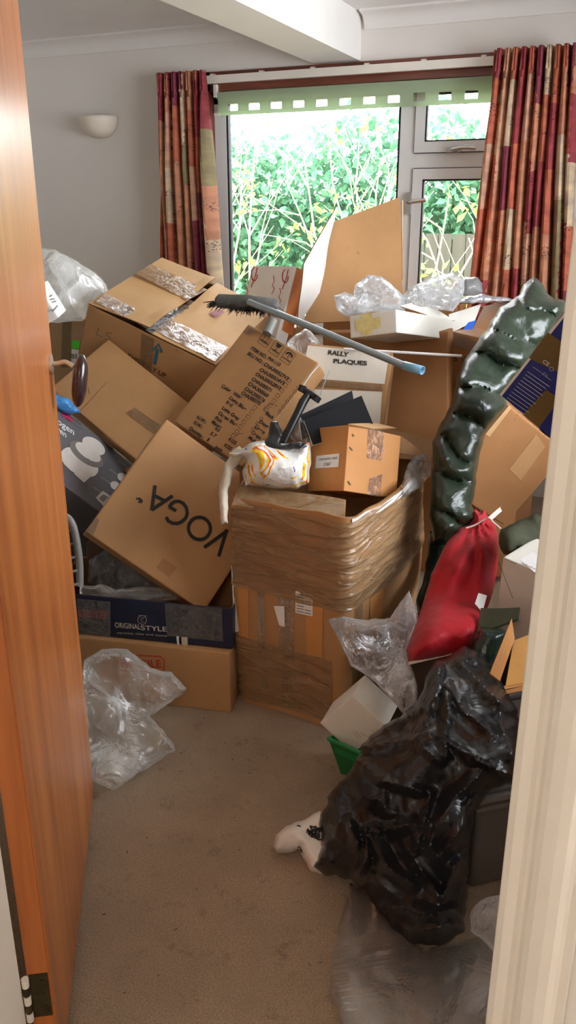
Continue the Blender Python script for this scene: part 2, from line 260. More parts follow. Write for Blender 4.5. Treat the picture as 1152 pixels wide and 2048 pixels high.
def ridge(p, sc, seed=0., octv=3):
    """crumple height 0..1 with sharp creases"""
    h = 0; a = 1; tot = 0; q = p*sc
    q = q + noise.noise_vector(q*.5+Vector((seed, 3, 1)))*.6
    for k in range(octv):
        h += a*(1-min(1, abs(noise.noise(q+Vector((seed+7*k, seed, k*3.1)))*2.2))); tot += a; a *= .55; q = q*1.9
    return h/tot
_rp = random.Random(99); _PL = []
for _k in range(40):
    _v = Vector((_rp.gauss(0, 1), _rp.gauss(0, 1), _rp.gauss(0, 1))).normalized(); _PL.append((_v, _rp.uniform(0, 2)))
def fold(p, sc, seed=0., octv=3):
    """crumpled sheet 0..1: straight sharp creases with flat facets between them"""
    h = 0; tot = 0; f = sc*1.4; a = 1.; w = noise.noise_vector(p*sc*.6+Vector((seed, 1, 5)))*.55/sc
    for k in range(octv+1):
        for j in range(2):
            v, ph = _PL[int(seed*3+k*2+j) % 40]; t = ((p+w).dot(v)*f+ph) % 2.0; t = abs(t-1)
            m_ = .35+.65*max(0, min(1, .5+1.4*noise.noise(p*sc*.4+Vector((k*4.1, j*7.7, seed)))))
            h += a*m_*t; tot += a*m_
        f *= 1.8; a *= .5
    return h/tot
# -- cartons ------------------------------------------------------
class Carton:
    """pose = centre, euler, dims (metres); local frame has x right, y away, z up, base centre at the origin"""
    def __init__(s, name, pose, label, cat='box', group=None, m='card', dent=.0025, seed=0, parts=True):
        (s.c, s.e, s.d) = pose; s.c = Vector(s.c); s.rot = Euler(s.e, 'XYZ').to_matrix(); s.d = Vector(s.d)
        s.base = s.c - s.rot @ Vector((0, 0, s.d.z/2)); s.dent = dent; s.seed = seed; s.m = m
        s.root = empty(name, s.base, s.e, label, cat, group)
    def disp(s, p):
        u = Vector((p.x/s.d.x, p.y/s.d.y, (p.z-s.d.z/2)/s.d.z)); mx = sorted((abs(u.x), abs(u.y), abs(u.z)))
        edge = min(1, max(0, (0.5-mx[1])*8))
        return s.dent*(noise.noise(p*7+Vector((s.seed*5.3, 1, 2)))*1.6*(.25+.75*edge) + .5*edge)
    def face(s, f):
        ax = 'xyz'.index(f[1]); sg = 1 if f[0] == '+' else -1; n = Vector((0, 0, 0)); n[ax] = sg
        p0 = Vector((0, 0, s.d.z/2)) + n*s.d[ax]/2
        return p0, n
    def loc(s, f, x, y):
        """local point of face f seen at pixel x, y"""
        p0, n = s.face(f); w = onpl(x, y, s.base + s.rot @ p0, s.rot @ n)
        return s.rot.transposed() @ (w-s.base)
    def body(s, name='body', cuts=None, m=None, r=.004, clip=None, skip_top=False, inset=0):
        bm = bmesh.new(); d = s.d
        def ticks(l):
            n = max(4, int(l/.03)); return [0, r*.3, r, r*2.5] + [r*2.5+(l-5*r)*k/n for k in range(1, n)] + [l-2.5*r, l-r, l-.3*r, l]
        T = [ticks(d[i]) for i in range(3)]; H = [d.x/2, d.y/2, d.z/2]; cache = {}
        def v(co):
            key = tuple(round(c, 6) for c in co)
            if key in cache: return cache[key]
            p = Vector(co); inn = Vector([max(-H[i]+r, min(H[i]-r, p[i])) for i in range(3)]); dd = p-inn
            if dd.length > 1e-9: n = dd.normalized(); q = inn+n*r
            else: n = Vector((0, 0, 1)); q = p
            q = q + Vector((0, 0, H[2])); q = q + n*s.disp(q); cache[key] = bm.verts.new(q); return cache[key]
        for ax in range(3):
            a, b = [i for i in range(3) if i != ax]
            for sg in (-1, 1):
                if skip_top and ax == 2 and sg == 1: continue
                g = []
                for ta in T[a]:
                    row = []
                    for tb in T[b]:
                        co = [0, 0, 0]; co[ax] = sg*H[ax]; co[a] = ta-H[a]; co[b] = tb-H[b]; row.append(v(co))
                    g.append(row)
                for i in range(len(g)-1):
                    for j in range(len(g[0])-1):
                        q = [g[i][j], g[i+1][j], g[i+1][j+1], g[i][j+1]]
                        if len(set(q)) == 4:
                            try: bm.faces.new(q)
                            except ValueError: pass
        if clip:
            for (pw, nw) in clip:   # cut away what would stand inside a neighbour (a crushed end)
                pl = s.rot.transposed() @ (Vector(pw)-s.base); nl = s.rot.transposed() @ Vector(nw)
                res = bmesh.ops.bisect_plane(bm, geom=bm.verts[:]+bm.edges[:]+bm.faces[:], plane_co=pl, plane_no=nl, clear_outer=True)
                ed = [e for e in res['geom_cut'] if isinstance(e, bmesh.types.BMEdge)]
                try: bmesh.ops.edgeloop_fill(bm, edges=ed)
                except Exception: pass
        if skip_top:
            bm.faces.ensure_lookup_table(); geo = bm.faces[:]
            bmesh.ops.recalc_face_normals(bm, faces=geo)
            o = obj(name, bm, [m or s.m, 'card_inside', 'card_edge'], s.root)
            md = o.modifiers.new('wall', 'SOLIDIFY'); md.thickness = .005; md.offset = -1 if True else 1; md.material_offset = 1; md.material_offset_rim = 2
            return o
        return obj(name, bm, m or s.m, s.root)
    def lift(s, f, p, h):
        p0, n = s.face(f); q = p - n*(p-p0).dot(n)
        return q + n*(s.disp(q)+h)
    def frame(s, f, a, b):
        """origin a, unit x along a->b, unit y on the face, both local"""
        p0, n = s.face(f); u = (b-a); u = (u - n*u.dot(n)); ln = u.length; u.normalize(); return a, u, n.cross(u), ln
    def strip(s, f, pts, m='tape', h=.0012, name='tape', label=None):
        """quad patch on a face given 4 pixels (in order); subdivided"""
        q = [s.loc(f, *p) for p in pts]; bm = bmesh.new(); n = 14; g = []
        for i in range(n+1):
            row = []
            for j in range(n+1):
                a, b = i/n, j/n; p = (q[0]*(1-a)+q[1]*a)*(1-b)+(q[3]*(1-a)+q[2]*a)*b
                row.append(bm.verts.new(s.lift(f, p, h)))
            g.append(row)
        for i in range(n):
            for j in range(n): bm.faces.new((g[i][j], g[i+1][j], g[i+1][j+1], g[i][j+1]))
        o = obj(name, bm, m, s.root)
        if label: o['label'] = label
        return o
    def text(s, f, items, m='ink', h=.0018, name='printed_text', bold=0):
        """items: (string, px0, px1, letter_height) laid from px0 to px1, merged as the print of one face"""
        bm = bmesh.new()
        for (st, a, b, lh) in items:
            o0, u, w, ln = s.frame(f, s.loc(f, *a), s.loc(f, *b))
            cu = bpy.data.curves.new('t', 'FONT'); cu.body = st; cu.size = 1; cu.offset = bold; to = bpy.data.objects.new('t', cu); COL.objects.link(to)
            me = bpy.data.meshes.new_from_object(to.evaluated_get(bpy.context.evaluated_depsgraph_get()))
            xs = [v.co.x for v in me.vertices] or [0]; x0 = min(xs); wd = max(xs)-x0 or 1
            vs = [bm.verts.new(s.lift(f, o0 + u*((v.co.x-x0)/wd*ln) + w*(v.co.y*lh/.72), h)) for v in me.vertices]
            for p in me.polygons:
                try: bm.faces.new([vs[i] for i in p.vertices])
                except ValueError: pass
            bpy.data.objects.remove(to); bpy.data.curves.remove(cu); bpy.data.meshes.remove(me)
        return obj(name, bm, m, s.root, False)
    def strokes(s, f, lines, wd, m='ink', h=.0018, name='printed_mark', uv=None):
        """lines of pixels (or of local u,v when uv=(origin,u,v)) drawn as flat strokes"""
        bm = bmesh.new(); p0, n = s.face(f)
        for ln in lines:
            if uv: pts = [uv[0]+uv[1]*a+uv[2]*b for a, b in ln]
            else: pts = [s.loc(f, *p) for p in ln]
            pv = None
            for i, p in enumerate(pts):
                t = (pts[min(i+1, len(pts)-1)]-pts[max(i-1, 0)]).normalized(); sd = n.cross(t)*wd/2
                cur = (bm.verts.new(s.lift(f, p+sd, h)), bm.verts.new(s.lift(f, p-sd, h)))
                if pv: bm.faces.new((pv[0], pv[1], cur[1], cur[0]))
                pv = cur
        return obj(name, bm, m, s.root, False)
def slab(name, q, th, m, parent=None, edge=None, n=10, warp=.004, seed=0, world=True, bev=0):
    """a board with real thickness through 4 world points (in order)"""
    q = [Vector(p) for p in q]; nn = (q[1]-q[0]).cross(q[3]-q[0]).normalized()
    if nn.dot(CAM-q[0]) < 0: nn = -nn
    bm = bmesh.new(); A = []; B = []
    for i in range(n+1):
        ra = []; rb = []
        for j in range(n+1):
            a, b = i/n, j/n; p = (q[0]*(1-a)+q[1]*a)*(1-b)+(q[3]*(1-a)+q[2]*a)*b; p = p+nn*noise.noise(p*5+Vector((seed, 0, 0)))*warp
            ra.append(bm.verts.new(p)); rb.append(bm.verts.new(p-nn*th))
        A.append(ra); B.append(rb)
    for i in range(n):
        for j in range(n):
            bm.faces.new((A[i][j], A[i+1][j], A[i+1][j+1], A[i][j+1])); bm.faces.new((B[i][j], B[i][j+1], B[i+1][j+1], B[i+1][j]))
    for i in range(n):
        for (x, y) in (((i, 0), (i+1, 0)), ((i, n), (i+1, n)), ((0, i), (0, i+1)), ((n, i), (n, i+1))):
            bm.faces.new((A[x[0]][x[1]], A[y[0]][y[1]], B[y[0]][y[1]], B[x[0]][x[1]])).material_index = 1
    return obj(name, bm, [m, edge or m], parent, world=world)
def inside(p, poly):
    c = False; j = len(poly)-1
    for i in range(len(poly)):
        a, b = poly[i], poly[j]
        if (a[1] > p[1]) != (b[1] > p[1]) and p[0] < (b[0]-a[0])*(p[1]-a[1])/(b[1]-a[1])+a[0]: c = not c
        j = i
    return c
def pouch(name, out, anchors, th, m, parent=None, step=8, rad=60, amp=.02, sc=10, seed=0, front=.6, octv=3, jag=3, quilt=None, floor=None, back=True, sharp=60, gather=None, mixr=.25, flat=1., folds=None):
    """a crumpled bag: closed hull, its own distance and thickness. anchors (px, py, depth); floor=height for heaps lying on the carpet"""
    pl = []
    for i in range(len(out)):
        a = Vector(out[i]); b = Vector(out[(i+1) % len(out)]); k = max(1, int((b-a).length/step))
        for j in range(k):
            p = a.lerp(b, j/k); w = Vector((noise.noise(Vector((p.x*.06, p.y*.06, seed+.5))), noise.noise(Vector((p.x*.06, p.y*.06, seed+9.5)))))*jag
            pl.append(p+w)
    nb = len(pl); x0 = min(p.x for p in pl); x1 = max(p.x for p in pl); y0 = min(p.y for p in pl); y1 = max(p.y for p in pl)
    pts = list(pl); rnd = random.Random(seed*13+5); y = y0; odd = 0
    segs = [(pl[i], pl[(i+1) % nb]) for i in range(nb)]
    def bd(p):
        m_ = 1e9
        for a, b in segs:
            ab = b-a; t = max(0, min(1, (p-a).dot(ab)/max(1e-9, ab.length_squared))); m_ = min(m_, (p-(a+ab*t)).length_squared)
        return math.sqrt(m_)
    ds = [0]*nb
    while y < y1:
        x = x0+(step/2 if odd else 0)
        while x < x1:
            p = Vector((x+rnd.uniform(-.2, .2)*step, y+rnd.uniform(-.2, .2)*step))
            if inside(p, pl):
                d = bd(p)
                if d > step*.45: pts.append(p); ds.append(d)
            x += step
        y += step*.87; odd = 1-odd
    res = delaunay_2d_cdt([Vector(p) for p in pts], [], [list(range(nb))], 1, 1e-4)
    V, FC, orig = res[0], res[2], res[3]
    def depth(p):
        sw = 0; sd = 0
        for (ax, ay, ad) in anchors:
            w = 1/((p.x-ax)**2+(p.y-ay)**2+30)**1.3; sw += w; sd += w*ad
        return sd/sw
    bm = bmesh.new(); fr = []; bk = []
    for i, v in enumerate(V):
        o = orig[i]; d = ds[o[0]] if o and o[0] < len(ds) else bd(v)
        t = min(1, d/rad); prof = math.sqrt(max(0, 1-(1-t)**2)); prof = prof*flat+(1-flat)*min(1, t*4)
        if floor is not None:
            base = onz(v.x, v.y, .004); hh = fold(base, sc, seed, octv)-.5
            top = onz(v.x, v.y, .006+prof*(floor+amp*2*hh)); fr.append(bm.verts.new(top))
            bk.append(fr[-1] if d < 1e-6 else bm.verts.new(onz(v.x, v.y, .002))); continue
        dd = depth(v); q = P(v.x, v.y, dd); hh = (fold(q, sc, seed, octv)*(1-mixr)+ridge(q, sc, seed, octv)*mixr)-.5; bu = 1
        if quilt:
            ax, ay, bx_, by_, nn_, pw = quilt; e = Vector((bx_-ax, by_-ay)); tt = (v-Vector((ax, ay))).dot(e)/e.length_squared
            tt += .35/nn_*noise.noise(Vector((v.x*.02, v.y*.02, seed))); bu = .68+.32*abs(math.sin(math.pi*tt*nn_))**pw
        if gather:
            gx, gy, gn, ga = gather; an = math.atan2(v.y-gy, v.x-gx); hh += ga*math.sin(an*gn+noise.noise(q*6)*2)*prof
        if folds:
            add = 0
            for (pl_2, fw_, fa_) in folds:
                m_ = 1e9
                for a_, b_ in zip(pl_2[:-1], pl_2[1:]):
                    ab = b_-a_; tt_ = max(0, min(1, (v-a_).dot(ab)/ab.length_squared)); m_ = min(m_, (v-(a_+ab*tt_)).length)
                k2 = m_/fw_
                if k2 < 1: add = max(add, fa_*(1-k2)**1.4)
            hh += add/(amp*2)
        ff = th*front*prof*bu + amp*hh*min(1, t*3.5)*2; fb = th*(1-front)*prof*bu + amp*.5*hh*prof
        if d < 1e-6:
            w = bm.verts.new(q+fw*0); fr.append(w); bk.append(w)
        else:
            fr.append(bm.verts.new(P(v.x, v.y, dd-max(.001, ff)))); bk.append(bm.verts.new(P(v.x, v.y, dd+max(.001, fb))))
    for f in FC:
        for lst, flip in ((fr, 0), (bk, 1)):
            vs = [lst[i] for i in f]
            if flip: vs = vs[::-1]; 
            if len(set(vs)) < 3 or (flip and all(fr[i] is bk[i] for i in f)): continue
            try: bm.faces.new(vs)
            except ValueError: pass
    cen = sum((v.co for v in bm.verts), Vector())/len(bm.verts); zmin = min(v.co.z for v in bm.verts)
    o = obj(name, bm, m, None, sharp)
    if parent: o.parent = parent; o.matrix_parent_inverse = Matrix.LocRotScale(parent.location, parent.rotation_euler, None).inverted()
    else:
        org = Vector((cen.x, cen.y, zmin)); o.data.transform(Matrix.Translation(-org)); o.location = org
    return o
exec_parts = []
def k_(pose, k, wx=0):
    x = Euler(pose[1], 'XYZ').to_matrix() @ Vector((1, 0, 0)); d = pose[2]; c = Vector(pose[0])+x*wx/2; d = (d[0]+wx, d[1], d[2])
    return (tuple(CAM+(c-CAM)*k), pose[1], tuple(v*k for v in d))
def down(pose, e):
    z = Euler(pose[1], 'XYZ').to_matrix() @ Vector((0, 0, 1)); d = pose[2]; return (tuple(Vector(pose[0])-z*e/2), pose[1], (d[0], d[1], d[2]+e))
def thin(pose, nd):
    y = Euler(pose[1], 'XYZ').to_matrix() @ Vector((0, 1, 0)); d = pose[2]; return (tuple(Vector(pose[0])-y*(d[1]-nd)/2), pose[1], (d[0], nd, d[2]))
# ================================================================ SETTING
WY = 4.6; CZ = 2.45; XL = -4.0; XR = .85; FY0 = .70; FY1 = .80
JL = -.853; JR = -.0655
bm = bmesh.new(); bx(bm, (XL-.1, FY0-2.6, -.1), (XR+.6, WY+.1, 0)); struct('floor', bm, 'carpet')
bm = bmesh.new(); bx(bm, (XL-.1, FY1, CZ), (XR+.1, WY+.1, CZ+.12)); struct('ceiling', bm, 'ceiling')
bm = bmesh.new(); bx(bm, (XL-.1, FY1, -.1), (XL, WY+.1, CZ)); struct('wall_left', bm, 'wall')
w2y0, w2y1, w2z0, w2z1 = 1.7, 3.9, .95, 2.2
bm = bmesh.new(); bx(bm, (XR, FY1, -.1), (XR+.1, w2y0, CZ)); bx(bm, (XR, w2y1, -.1), (XR+.1, WY+.1, CZ)); bx(bm, (XR, w2y0, -.1), (XR+.1, w2y1, w2z0)); bx(bm, (XR, w2y0, w2z1), (XR+.1, w2y1, CZ)); struct('wall_right', bm, 'wall')
w2 = empty('added_window_2', (XR+.05, (w2y0+w2y1)/2, w2z0)); w2['kind'] = 'structure'  # unseen window, added to bring more daylight onto the back wall
bm = bmesh.new()
for (a, b, c, d) in ((w2y0, w2y0+.06, w2z0, w2z1), (w2y1-.06, w2y1, w2z0, w2z1), (w2y0, w2y1, w2z0, w2z0+.06), (w2y0, w2y1, w2z1-.06, w2z1), (2.77, 2.83, w2z0, w2z1)): bx(bm, (XR+.03, a, c), (XR+.08, b, d))
obj('outer_frame', bm, 'upvc', w2, False, True)
bm = bmesh.new(); bx(bm, (XR+.05, w2y0+.05, w2z0+.05), (XR+.056, w2y1-.05, w2z1-.05)); obj('glass_pane', bm, 'glass', w2, False, True)
# window opening in the back wall
ox0 = ony(413, 300, WY).x; ox1 = -.56; oz1 = ony(721, 124, WY).z; oz0 = .82
bm = bmesh.new()
bx(bm, (XL, WY, -.1), (ox0, WY+.16, CZ)); bx(bm, (ox1, WY, -.1), (XR, WY+.16, CZ)); bx(bm, (ox0, WY, -.1), (ox1, WY+.16, oz0)); bx(bm, (ox0, WY, oz1), (ox1, WY+.16, CZ))
struct('wall_back', bm, 'wall')
bm = bmesh.new(); bx(bm, (XL, FY0, -.1), (JL-.035, FY1, CZ)); bx(bm, (JR+.035, FY0, -.1), (XR, FY1, CZ)); bx(bm, (JL-.035, FY0, 2.06), (JR+.035, FY1, CZ)); struct('wall_front', bm, 'wall')
# cornice (cove) left and right of the beam, and the beam itself
def cove(x0, x1, zb, name):
    bm = bmesh.new(); prof = [(0, zb), (-.012, zb)]+[(-.012-.075*(1-math.cos(a)), zb+(CZ-zb)*.82*math.sin(a)) for a in [k*math.pi/12 for k in range(7)]]+[(-.10, CZ-.01), (-.10, CZ+.01), (0, CZ+.01)]
    rings = [[bm.verts.new((x, WY+p[0], p[1])) for p in prof] for x in (x0, x1)]
    for i in range(len(prof)): bm.faces.new((rings[0][i], rings[0][(i+1) % len(prof)], rings[1][(i+1) % len(prof)], rings[1][i]))
    bm.faces.new(rings[0]); bm.faces.new(rings[1][::-1]); struct(name, bm, 'ceiling', True)
cove(XL, -1.72, 2.372, 'trim_1'); cove(-1.56, XR, 2.372, 'trim_2')
bzb = ony(721, 122, WY).z
bm = bmesh.new(); bx(bm, (ony(640, 121, WY).x-.03, FY1, bzb), (ony(721, 122, WY).x, WY, CZ)); struct('trim_3', bm, 'ceiling')
bm = bmesh.new(); bx(bm, (XL, FY1, 0), (XL+.018, WY, .12)); struct('baseboard_left', bm, 'gloss_white')
bm = bmesh.new(); bx(bm, (XL, WY-.018, 0), (XR, WY, .12)); struct('baseboard_back', bm, 'gloss_white')
# door lining and architraves of the doorway we look through
def casing(name, x, sg, z1=2.06):
    bm = bmesh.new()
    bx(bm, tuple([min(x, x+sg*.035), FY0-.002, 0]), (max(x, x+sg*.035), FY1+.002, z1))
    # moulded architrave on the hall side: stepped and rounded profile
    pr = [(0, 0), (0, .010), (.006, .014), (.016, .014), (.020, .009), (.024, .009), (.028, .016), (.034, .020), (.046, .0215), (.056, .020), (.062, .014), (.066, .012), (.074, .012), (.076, 0)]
    rg = [[bm.verts.new((x+sg*(.002+p[0]), FY0-.002-p[1], z)) for p in pr] for z in (0, z1+.05)]
    for i in range(len(pr)-1): bm.faces.new((rg[0][i], rg[0][i+1], rg[1][i+1], rg[1][i]))
    bm.faces.new(rg[0]); bm.faces.new(rg[1][::-1])
    bx(bm, (min(x+sg*.035, x+sg*.09), FY1, 0), (max(x+sg*.035, x+sg*.09), FY1+.015, z1+.05))
    return struct(name, bm, 'gloss_white', R(30))
casing('trim_4', JL, -1); casing('trim_5', JR, 1)
bm = bmesh.new(); bx(bm, (JL-.03, FY0, 2.03), (JR+.03, FY1, 2.06)); struct('trim_6', bm, 'gloss_white')
# hall behind the camera
bm = bmesh.new(); bx(bm, (-1.5, -1.9, 2.4), (1.5, FY0, 2.5)); struct('ceiling', bm, 'ceiling')
bm = bmesh.new(); bx(bm, (-1.6, -1.9, -.1), (-1.5, FY0, 2.4)); struct('wall_left', bm, 'wall')
bm = bmesh.new(); bx(bm, (1.35, -1.9, -.1), (1.45, FY0, 2.4)); struct('wall_right', bm, 'wall')
bm = bmesh.new(); bx(bm, (-1.6, -2.0, -.1), (1.45, -1.9, 2.5)); struct('wall_back', bm, 'wall')  # unseen end wall, added to keep sky light out of the hall
# ---- the open door
Fh = Vector((-.816, .836, 0)); dd = Vector((-.524, .851, 0)).normalized(); dn = Vector((dd.y, -dd.x, 0)); DW = .79
door = empty('door_1', Fh - dn*.02); door['kind'] = 'structure'
Md = Matrix(((dd.x, dn.x, 0, Fh.x), (dd.y, dn.y, 0, Fh.y), (0, 0, 1, 0), (0, 0, 0, 1)))   # local x along the door, y off the visible face
def dloc(bm):
    bmesh.ops.transform(bm, matrix=Md, verts=bm.verts)
bm = bmesh.new(); bx(bm, (0, -.04, .008), (DW, 0, 2.02)); bmesh.ops.bevel(bm, geom=bm.edges[:], offset=.003, segments=2, affect='EDGES'); dloc(bm); obj('door_leaf', bm, 'door_wood', door, True, True)
bm = bmesh.new(); bmesh.ops.create_uvsphere(bm, u_segments=28, v_segments=18, radius=1)
for v in bm.verts:
    z = v.co.z; v.co = Vector((v.co.x*.030, v.co.y*.0165*(1+.15*abs(z)), z*.058))
bmesh.ops.transform(bm, matrix=Matrix.Translation((DW-.062, .062, 1.148)) @ Matrix.Rotation(R(7), 4, 'Y') @ Matrix.Rotation(R(-9), 4, 'X'), verts=bm.verts); dloc(bm); hdl = obj('door_handle', bm, 'knob', door, True, True)
bm = bmesh.new(); tube(bm, smoothpath([(DW-.055, 0, 1.185), (DW-.058, .018, 1.187), (DW-.06, .035, 1.19), (DW-.062, .05, 1.18)]), .0052, 10); tube(bm, [(DW-.055, 0, 1.185), (DW-.055, .006, 1.185)], .022, 16); dloc(bm)
nk = obj('handle_neck', bm, 'brass', door, True, True); nk.parent = hdl; nk.matrix_parent_inverse = Matrix.Identity(4)
hdl.matrix_parent_inverse = Matrix.Translation(door.location).inverted()
bm = bmesh.new(); bx(bm, (DW-.001, -.032, 1.08), (DW+.0015, -.008, 1.22)); dloc(bm); obj('lock_plate', bm, 'hinge_metal', door, True, True)
for hz in (.20, 1.75):
    bm = bmesh.new(); bx(bm, (-.0015, -.036, hz-.052), (.001, -.004, hz+.048))
    for q in (-.03, 0, .03): tube(bm, [(-.003, -.014, hz+q), (-.0005, -.014, hz+q)], .004, 8)
    dloc(bm); hg = obj('hinge', bm, 'hinge_metal', door, True, True)
    bm = bmesh.new()
    for k in range(5):
        if k % 2 == 0: tube(bm, [(-.006, -.042, hz-.052+k*.02), (-.006, -.042, hz-.034+k*.02)], .0065, 10)
    dloc(bm); hk = obj('hinge_knuckle', bm, 'gloss_white', door, True, True); hk.parent = hg; hk.matrix_parent_inverse = Matrix.Identity(4)
    bm = bmesh.new()
    for k in (1, 3): tube(bm, [(-.006, -.042, hz-.052+k*.02), (-.006, -.042, hz-.033+k*.02)], .006, 10)
    dloc(bm); hk = obj('hinge_pin', bm, 'hinge_metal', door, True, True); hk.parent = hg; hk.matrix_parent_inverse = Matrix.Identity(4)
# ---- window
FYW = WY+.03   # face of the frame
win = empty('window_1', ((ox0+ox1)/2, FYW, oz0)); win['kind'] = 'structure'
def X(px, py=300, Y=FYW): return ony(px, py, Y).x
def Z(px, py, Y=FYW): return ony(px, py, Y).z
def bars(name, rects, y0, y1, m, bev=.003):
    bm = bmesh.new()
    for (a, b, c, d) in rects: bx(bm, (a, y0, c), (b, y1, d))
    return obj(name, bm, m, win, False, True)
tz = Z(410, 187)
bars('timber_surround', [(ox0-.0, X(431), oz0, oz1), (ox0, ox1, tz, oz1), (ox1-.03, ox1, oz0, oz1), (ox0, ox1, oz0, oz0+.03)], WY-.015, WY+.10, 'timber_dark')
xl = X(431); xg = X(453); m0 = X(799); m1 = X(829); xr = ox1-.03; zb = oz0+.03
t0 = Z(830, 338); t1 = Z(830, 306); zt = tz
bars('outer_frame', [(xl, xg, zb, zt), (xl, xr, zb, zb+.07), (xl, xr, zt-.06, zt), (m0, m1, zb, zt), (m1, xr, t0, t1), (xr-.06, xr, zb, zt)], FYW, FYW+.06, 'upvc')
s0 = X(829); 
def sash(name, a, b, c, d, w=.052):
    o = bars(name, [(a, a+w, c, d), (b-w, b, c, d), (a+w, b-w, c, c+w), (a+w, b-w, d-w, d)], FYW-.012, FYW+.045, 'upvc')
    g = .008
    bars('gasket', [(a+w-.001, a+w+g, c+w, d-w), (b-w-g, b-w+.001, c+w, d-w), (a+w, b-w, c+w-.001, c+w+g), (a+w, b-w, d-w-g, d-w+.001)], FYW+.0, FYW+.03, 'rubber')
    bars('glass_pane', [(a+w, b-w, c+w, d-w)], FYW+.020, FYW+.026, 'glass')
sash('vent_sash', m1, xr-.06, t1, zt-.008); sash('casement_sash', m1, xr-.06, zb+.07, t0)
bars('gasket', [(m1-.004, m1+.001, t1, zt), (m1, xr-.06, t1-.004, t1+.001), (m1-.004, m1+.001, zb+.07, t0), (m1, xr-.06, t0-.001, t0+.004)], FYW-.006, FYW+.03, 'rubber')
bars('gasket', [(xg, xg+.012, zb+.07, zt), (m0-.012, m0, zb+.07, zt)], FYW+.004, FYW+.04, 'rubber'); bars('glass_pane', [(xg, m0, zb+.07, zt-.06)], FYW+.020, FYW+.026, 'glass')
def handle(pts, plate):
    bm = bmesh.new(); tube(bm, smoothpath([Vector(p) for p in pts]), .011, 10); bx(bm, *plate); obj('window_handle', bm, 'chrome', win, True, True)
hx = X(905); hz_ = Z(905, 300)
handle([(hx, FYW-.012, hz_), (hx+.005, FYW-.05, hz_), (hx+.06, FYW-.055, hz_+.008), (hx+.13, FYW-.05, hz_+.004)], ((hx-.03, FYW-.025, hz_-.012), (hx+.045, FYW-.012, hz_+.012)))
hx = X(820, 405); hz_ = Z(820, 405)
handle([(hx, FYW-.012, hz_), (hx+.005, FYW-.05, hz_), (hx+.05, FYW-.055, hz_+.006), (hx+.10, FYW-.05, hz_+.012)], ((hx-.012, FYW-.025, hz_-.06), (hx+.012, FYW-.012, hz_+.05)))
# ---- curtain track, curtains, blind
tr = empty('curtain_track', (-1.6, WY-.02, 2.10), label='long white curtain track on the dark timber above the window', cat='curtain track')
a = ony(408, 160, WY-.05); b = ony(1140, 112, WY-.05); zt_ = (a.z+b.z)/2
bm = bmesh.new(); bx(bm, (X(330), WY-.06, zt_-.02), (b.x, WY-.035, zt_+.02)); obj('rail', bm, 'gloss_white', tr, False, True)
for i in range(6):
    x_ = X(440)+i*(X(960)-X(440))/5; bm = bmesh.new(); bx(bm, (x_-.012, WY-.045, zt_+.012), (x_+.012, WY-.002, zt_+.03)); obj('bracket', bm, 'gloss_white', tr, False, True)
def curtain(name, label, tl, trp, bl, br, nf, seed, amp=.045, lining=None):
    Y = WY-.115; T0 = ony(tl[0], tl[1], Y); T1 = ony(trp[0], trp[1], Y); B0 = ony(bl[0], bl[1], Y); B1 = ony(br[0], br[1], Y)
    ztop = (T0.z+T1.z)/2+.01; zbot = .25
    r_ = empty(name, ((T0.x+T1.x)/2, Y, zbot), label=label, cat='curtain')
    bm = bmesh.new(); uvl = bm.loops.layers.uv.new('UVMap'); NU, NV = nf*14, 60; g = []
    def xs(z, a, b): return a.x+(b.x-a.x)*(a.z-z)/(a.z-b.z)
    for j in range(NV+1):
        t = j/NV; z = ztop+(zbot-ztop)*t; row = []; x0, x1 = xs(z, T0, B0), xs(z, T1, B1)
        for i in range(NU+1):
            u = i/NU; ph = u*nf*2*math.pi + noise.noise(Vector((u*4, t*1.2, seed)))*2.6*min(1, t*3); am = amp*(.55+.6*min(1, t*4))*(1+.5*noise.noise(Vector((u*9, seed, t*.8))))
            y = Y + am*math.sin(ph) + (.012*math.sin(ph*3) if t < .06 else .006*math.sin(ph*2+1)); x = x0+(x1-x0)*u + .012*math.cos(ph)*min(1, t*5)+.014*noise.noise(Vector((u*6, t*2, seed+3)))*min(1, t*3)
            row.append(bm.verts.new((x, min(y, WY-.03 if not (ox0 < x < ox1) else y), z)))
        g.append(row)
    for j in range(NV):
        for i in range(NU):
            f = bm.faces.new((g[j][i], g[j+1][i], g[j+1][i+1], g[j][i+1])); wd = abs(T1.x-T0.x)*2.2
            for lp, (a_, b_) in zip(f.loops, ((i, j), (i, j+1), (i+1, j+1), (i+1, j))): lp[uvl].uv = (a_/NU*wd+seed*.37, 3-b_/NV*2.0)
    o = obj('curtain_fabric', bm, 'curtain_fabric', r_, True, True); md = o.modifiers.new('s', 'SOLIDIFY'); md.thickness = .003
    # gathered heading
    for i in range(nf):
        u = (i+.5)/nf; x = T0.x+(T1.x-T0.x)*u; bm = bmesh.new()
        tube(bm, [(x, Y+amp*.3, ztop-.004), (x, Y+.03, ztop+.004)], .004, 6); obj('curtain_hook', bm, 'gloss_white', r_, True, True)
    return r_
cl = curtain('curtain', 'narrow patchwork curtain left of the window, rust, plum and olive', (312, 150), (411, 146), (333, 560), (434, 560), 7, 1.3, .055)
bm = bmesh.new(); pts = [(404, 170), (408, 300), (420, 430), (434, 575)]; g = []
for k, (px, py) in enumerate(pts):
    p = ony(px, py, WY-.09); g.append([bm.verts.new(p), bm.verts.new(p+Vector((-.02-.022*k, .03, 0))), bm.verts.new(p+Vector((-.02-.02*k, .055, 0)))])
q = ony(450, 700, WY-.09); g.append([bm.verts.new((q.x, q.y, .3)), bm.verts.new((q.x-.1, q.y+.03, .3)), bm.verts.new((q.x-.1, q.y+.05, .3))])
for k in range(len(g)-1):
    for i in range(2): bm.faces.new((g[k][i], g[k][i+1], g[k+1][i+1], g[k+1][i]))
